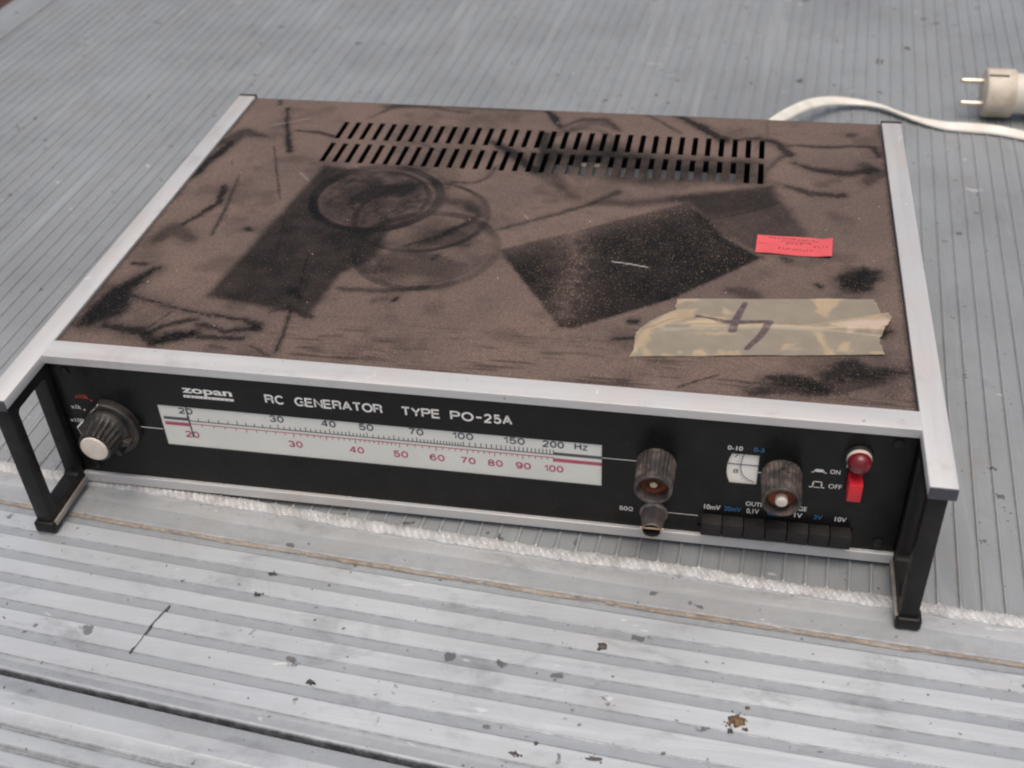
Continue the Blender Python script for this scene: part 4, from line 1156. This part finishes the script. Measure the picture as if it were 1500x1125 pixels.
# ---- lamp and mains switch
lc = (414.9, 0, 67.6)
lamp = MB().lathe([(PF, 6.6), (1.0, 6.7), (0.2, 6.4), (0.0, 5.9)], lc, 'y', 40).build('indicator_lamp', M['knobblack'], dev, smooth=40)
MB().lathe([(1.5, 5.8), (-1.6, 5.75), (-2.0, 5.5)], lc, 'y', 40).build('lamp_ring', M['ivory'], lamp, smooth=40)
pr = [(-1.9, 5.6), (-3.6, 5.65), (-4.0, 5.5)] + [(-4.0 - 5.4 * math.sin(t) * 0.72, 5.5 * math.cos(t)) for t in [0.3, 0.6, 0.9, 1.2, 1.45]]
MB().lathe(pr, lc, 'y', 40).build('lamp_lens', M['lens'], lamp, smooth=60)
MB().box(411.4, 418.0, -7.0, 4.5, 46.0, 56.9).build('power_switch', M['redplastic'], dev, bevel=0.5)
MB().box(410.6, 418.8, 3.4, 4.4, 45.0, 57.6).build('switch_recess', M['case'], dev, smooth=0)

# ---- panel screws
for x, z in ((8.5, 77.5), (431.5, 77.5), (8.5, 12.0), (431.5, 12.0)):
    sc = MB().lathe([(PF, 2.6), (PF - 0.7, 2.6), (PF - 1.2, 1.9), (PF - 1.3, 0.4)], (x, 0, z), 'y', 20).build('screw', M['black'], dev)

# ================================================================== POWER CORD
cord = thing('power_cord', 'flat off-white power cord with two-pin plug on the ribbed plate', 'power cord')
path = [(349, 322, 26), (352, 350, 34), (357, 390, 33), (366, 420, 28), (381, 458, 23), (402, 500, 15), (423, 527, 7), (444, 537, 2.2), (464, 533, 1.0), (481, 521, 0.2), (495.5, 511.5, 0), (513, 503.6, 0), (531, 501, 0), (552.6, 498.5, 0), (573.5, 491.5, 0), (600, 480, 0), (640, 478, 0), (680, 500, 0), (696, 540, 2), (680, 570, 8), (650, 576, 13), (625, 572, 15)]
tw = [-0.6, -0.6, -0.65, -0.7, -0.75, -0.7, -0.5, -0.1, 0.35, 0.45, 0.1, -0.3, -0.5, -0.5, -0.4, -0.3, -0.2, -0.2, -0.2, -0.2, 0.0, 0.0]
def cr(p, n):
    out = []; P = [np.array(q, float) for q in p]; P = [2 * P[0] - P[1]] + P + [2 * P[-1] - P[-2]]
    for i in range(1, len(P) - 2):
        for k in range(n):
            t = k / n; a, b_, c, d = P[i - 1:i + 3]
            out.append(0.5 * ((2 * b_) + (-a + c) * t + (2 * a - 5 * b_ + 4 * c - d) * t * t + (-a + 3 * b_ - 3 * c + d) * t ** 3))
    out.append(P[-2]); return out
pp = cr([(x, y, z) for x, y, z in path], 10); tt = cr([(t, 0, 0) for t in tw], 10)
rings = []
for i in range(len(pp)):
    d = pp[min(i + 1, len(pp) - 1)] - pp[max(i - 1, 0)]; d /= np.linalg.norm(d)
    s_ = np.cross(d, (0, 0, 1)); s_ /= np.linalg.norm(s_); u = np.cross(s_, d)
    a = tt[i][0]; e1 = s_ * math.cos(a) + u * math.sin(a); e2 = -s_ * math.sin(a) + u * math.cos(a)
    ring = []
    for j in range(20):
        t = 2 * math.pi * j / 20
        ca, sa = math.cos(t), math.sin(t)
        waist = 1 - 0.25 * math.exp(-(ca / 0.3) ** 2)
        ring.append(e1 * 4.7 * ca + e2 * 2.0 * sa * waist)
    low = min(q[2] for q in ring)
    c = pp[i].copy(); c[2] = max(c[2] + Z0 + 1.0 + 2.6, Z0 + 1.02 - low)
    rings.append([tuple(c + q) for q in ring])
MB().rings(rings).build('cable', M['cable'], cord, smooth=60)
PC = (0, 533.0, Z0 + 20.6)
plug = MB().lathe([(544.0, 18.6), (544.4, 19.3), (545.2, 19.6), (565.6, 19.6), (566.6, 19.2), (567.0, 18.2)], (0, PC[1], PC[2]), 'x', 56).build('plug', M['plug'], cord, smooth=40)
MB().lathe([(567.0, 16.4), (580, 16.4), (592, 15.2), (604, 11), (618, 7.5), (630, 5.5)], (0, PC[1], PC[2]), 'x', 40).build('plug_sleeve', M['plugwhite'], plug, smooth=50)
pa = math.radians(46)
for s_ in (-1, 1):
    py, pz = PC[1] + s_ * 9.6 * math.cos(pa), PC[2] + s_ * 9.6 * math.sin(pa)
    MB().lathe([(525.2, 1.2), (526.2, 2.2), (527.2, 2.4), (544.2, 2.4)], (0, py, pz), 'x', 18).build('pin', M['pin'], plug, smooth=40)
ga = math.radians(112)
gy_, gz_ = PC[1] + 19.4 * math.cos(ga), PC[2] + 19.4 * math.sin(ga)
MB().box(544.6, 560.0, gy_ - 1.1, gy_ + 1.1, gz_ - 0.6, gz_ + 0.75).build('plug_groove', M['darkdirt'], plug, bevel=0.2)
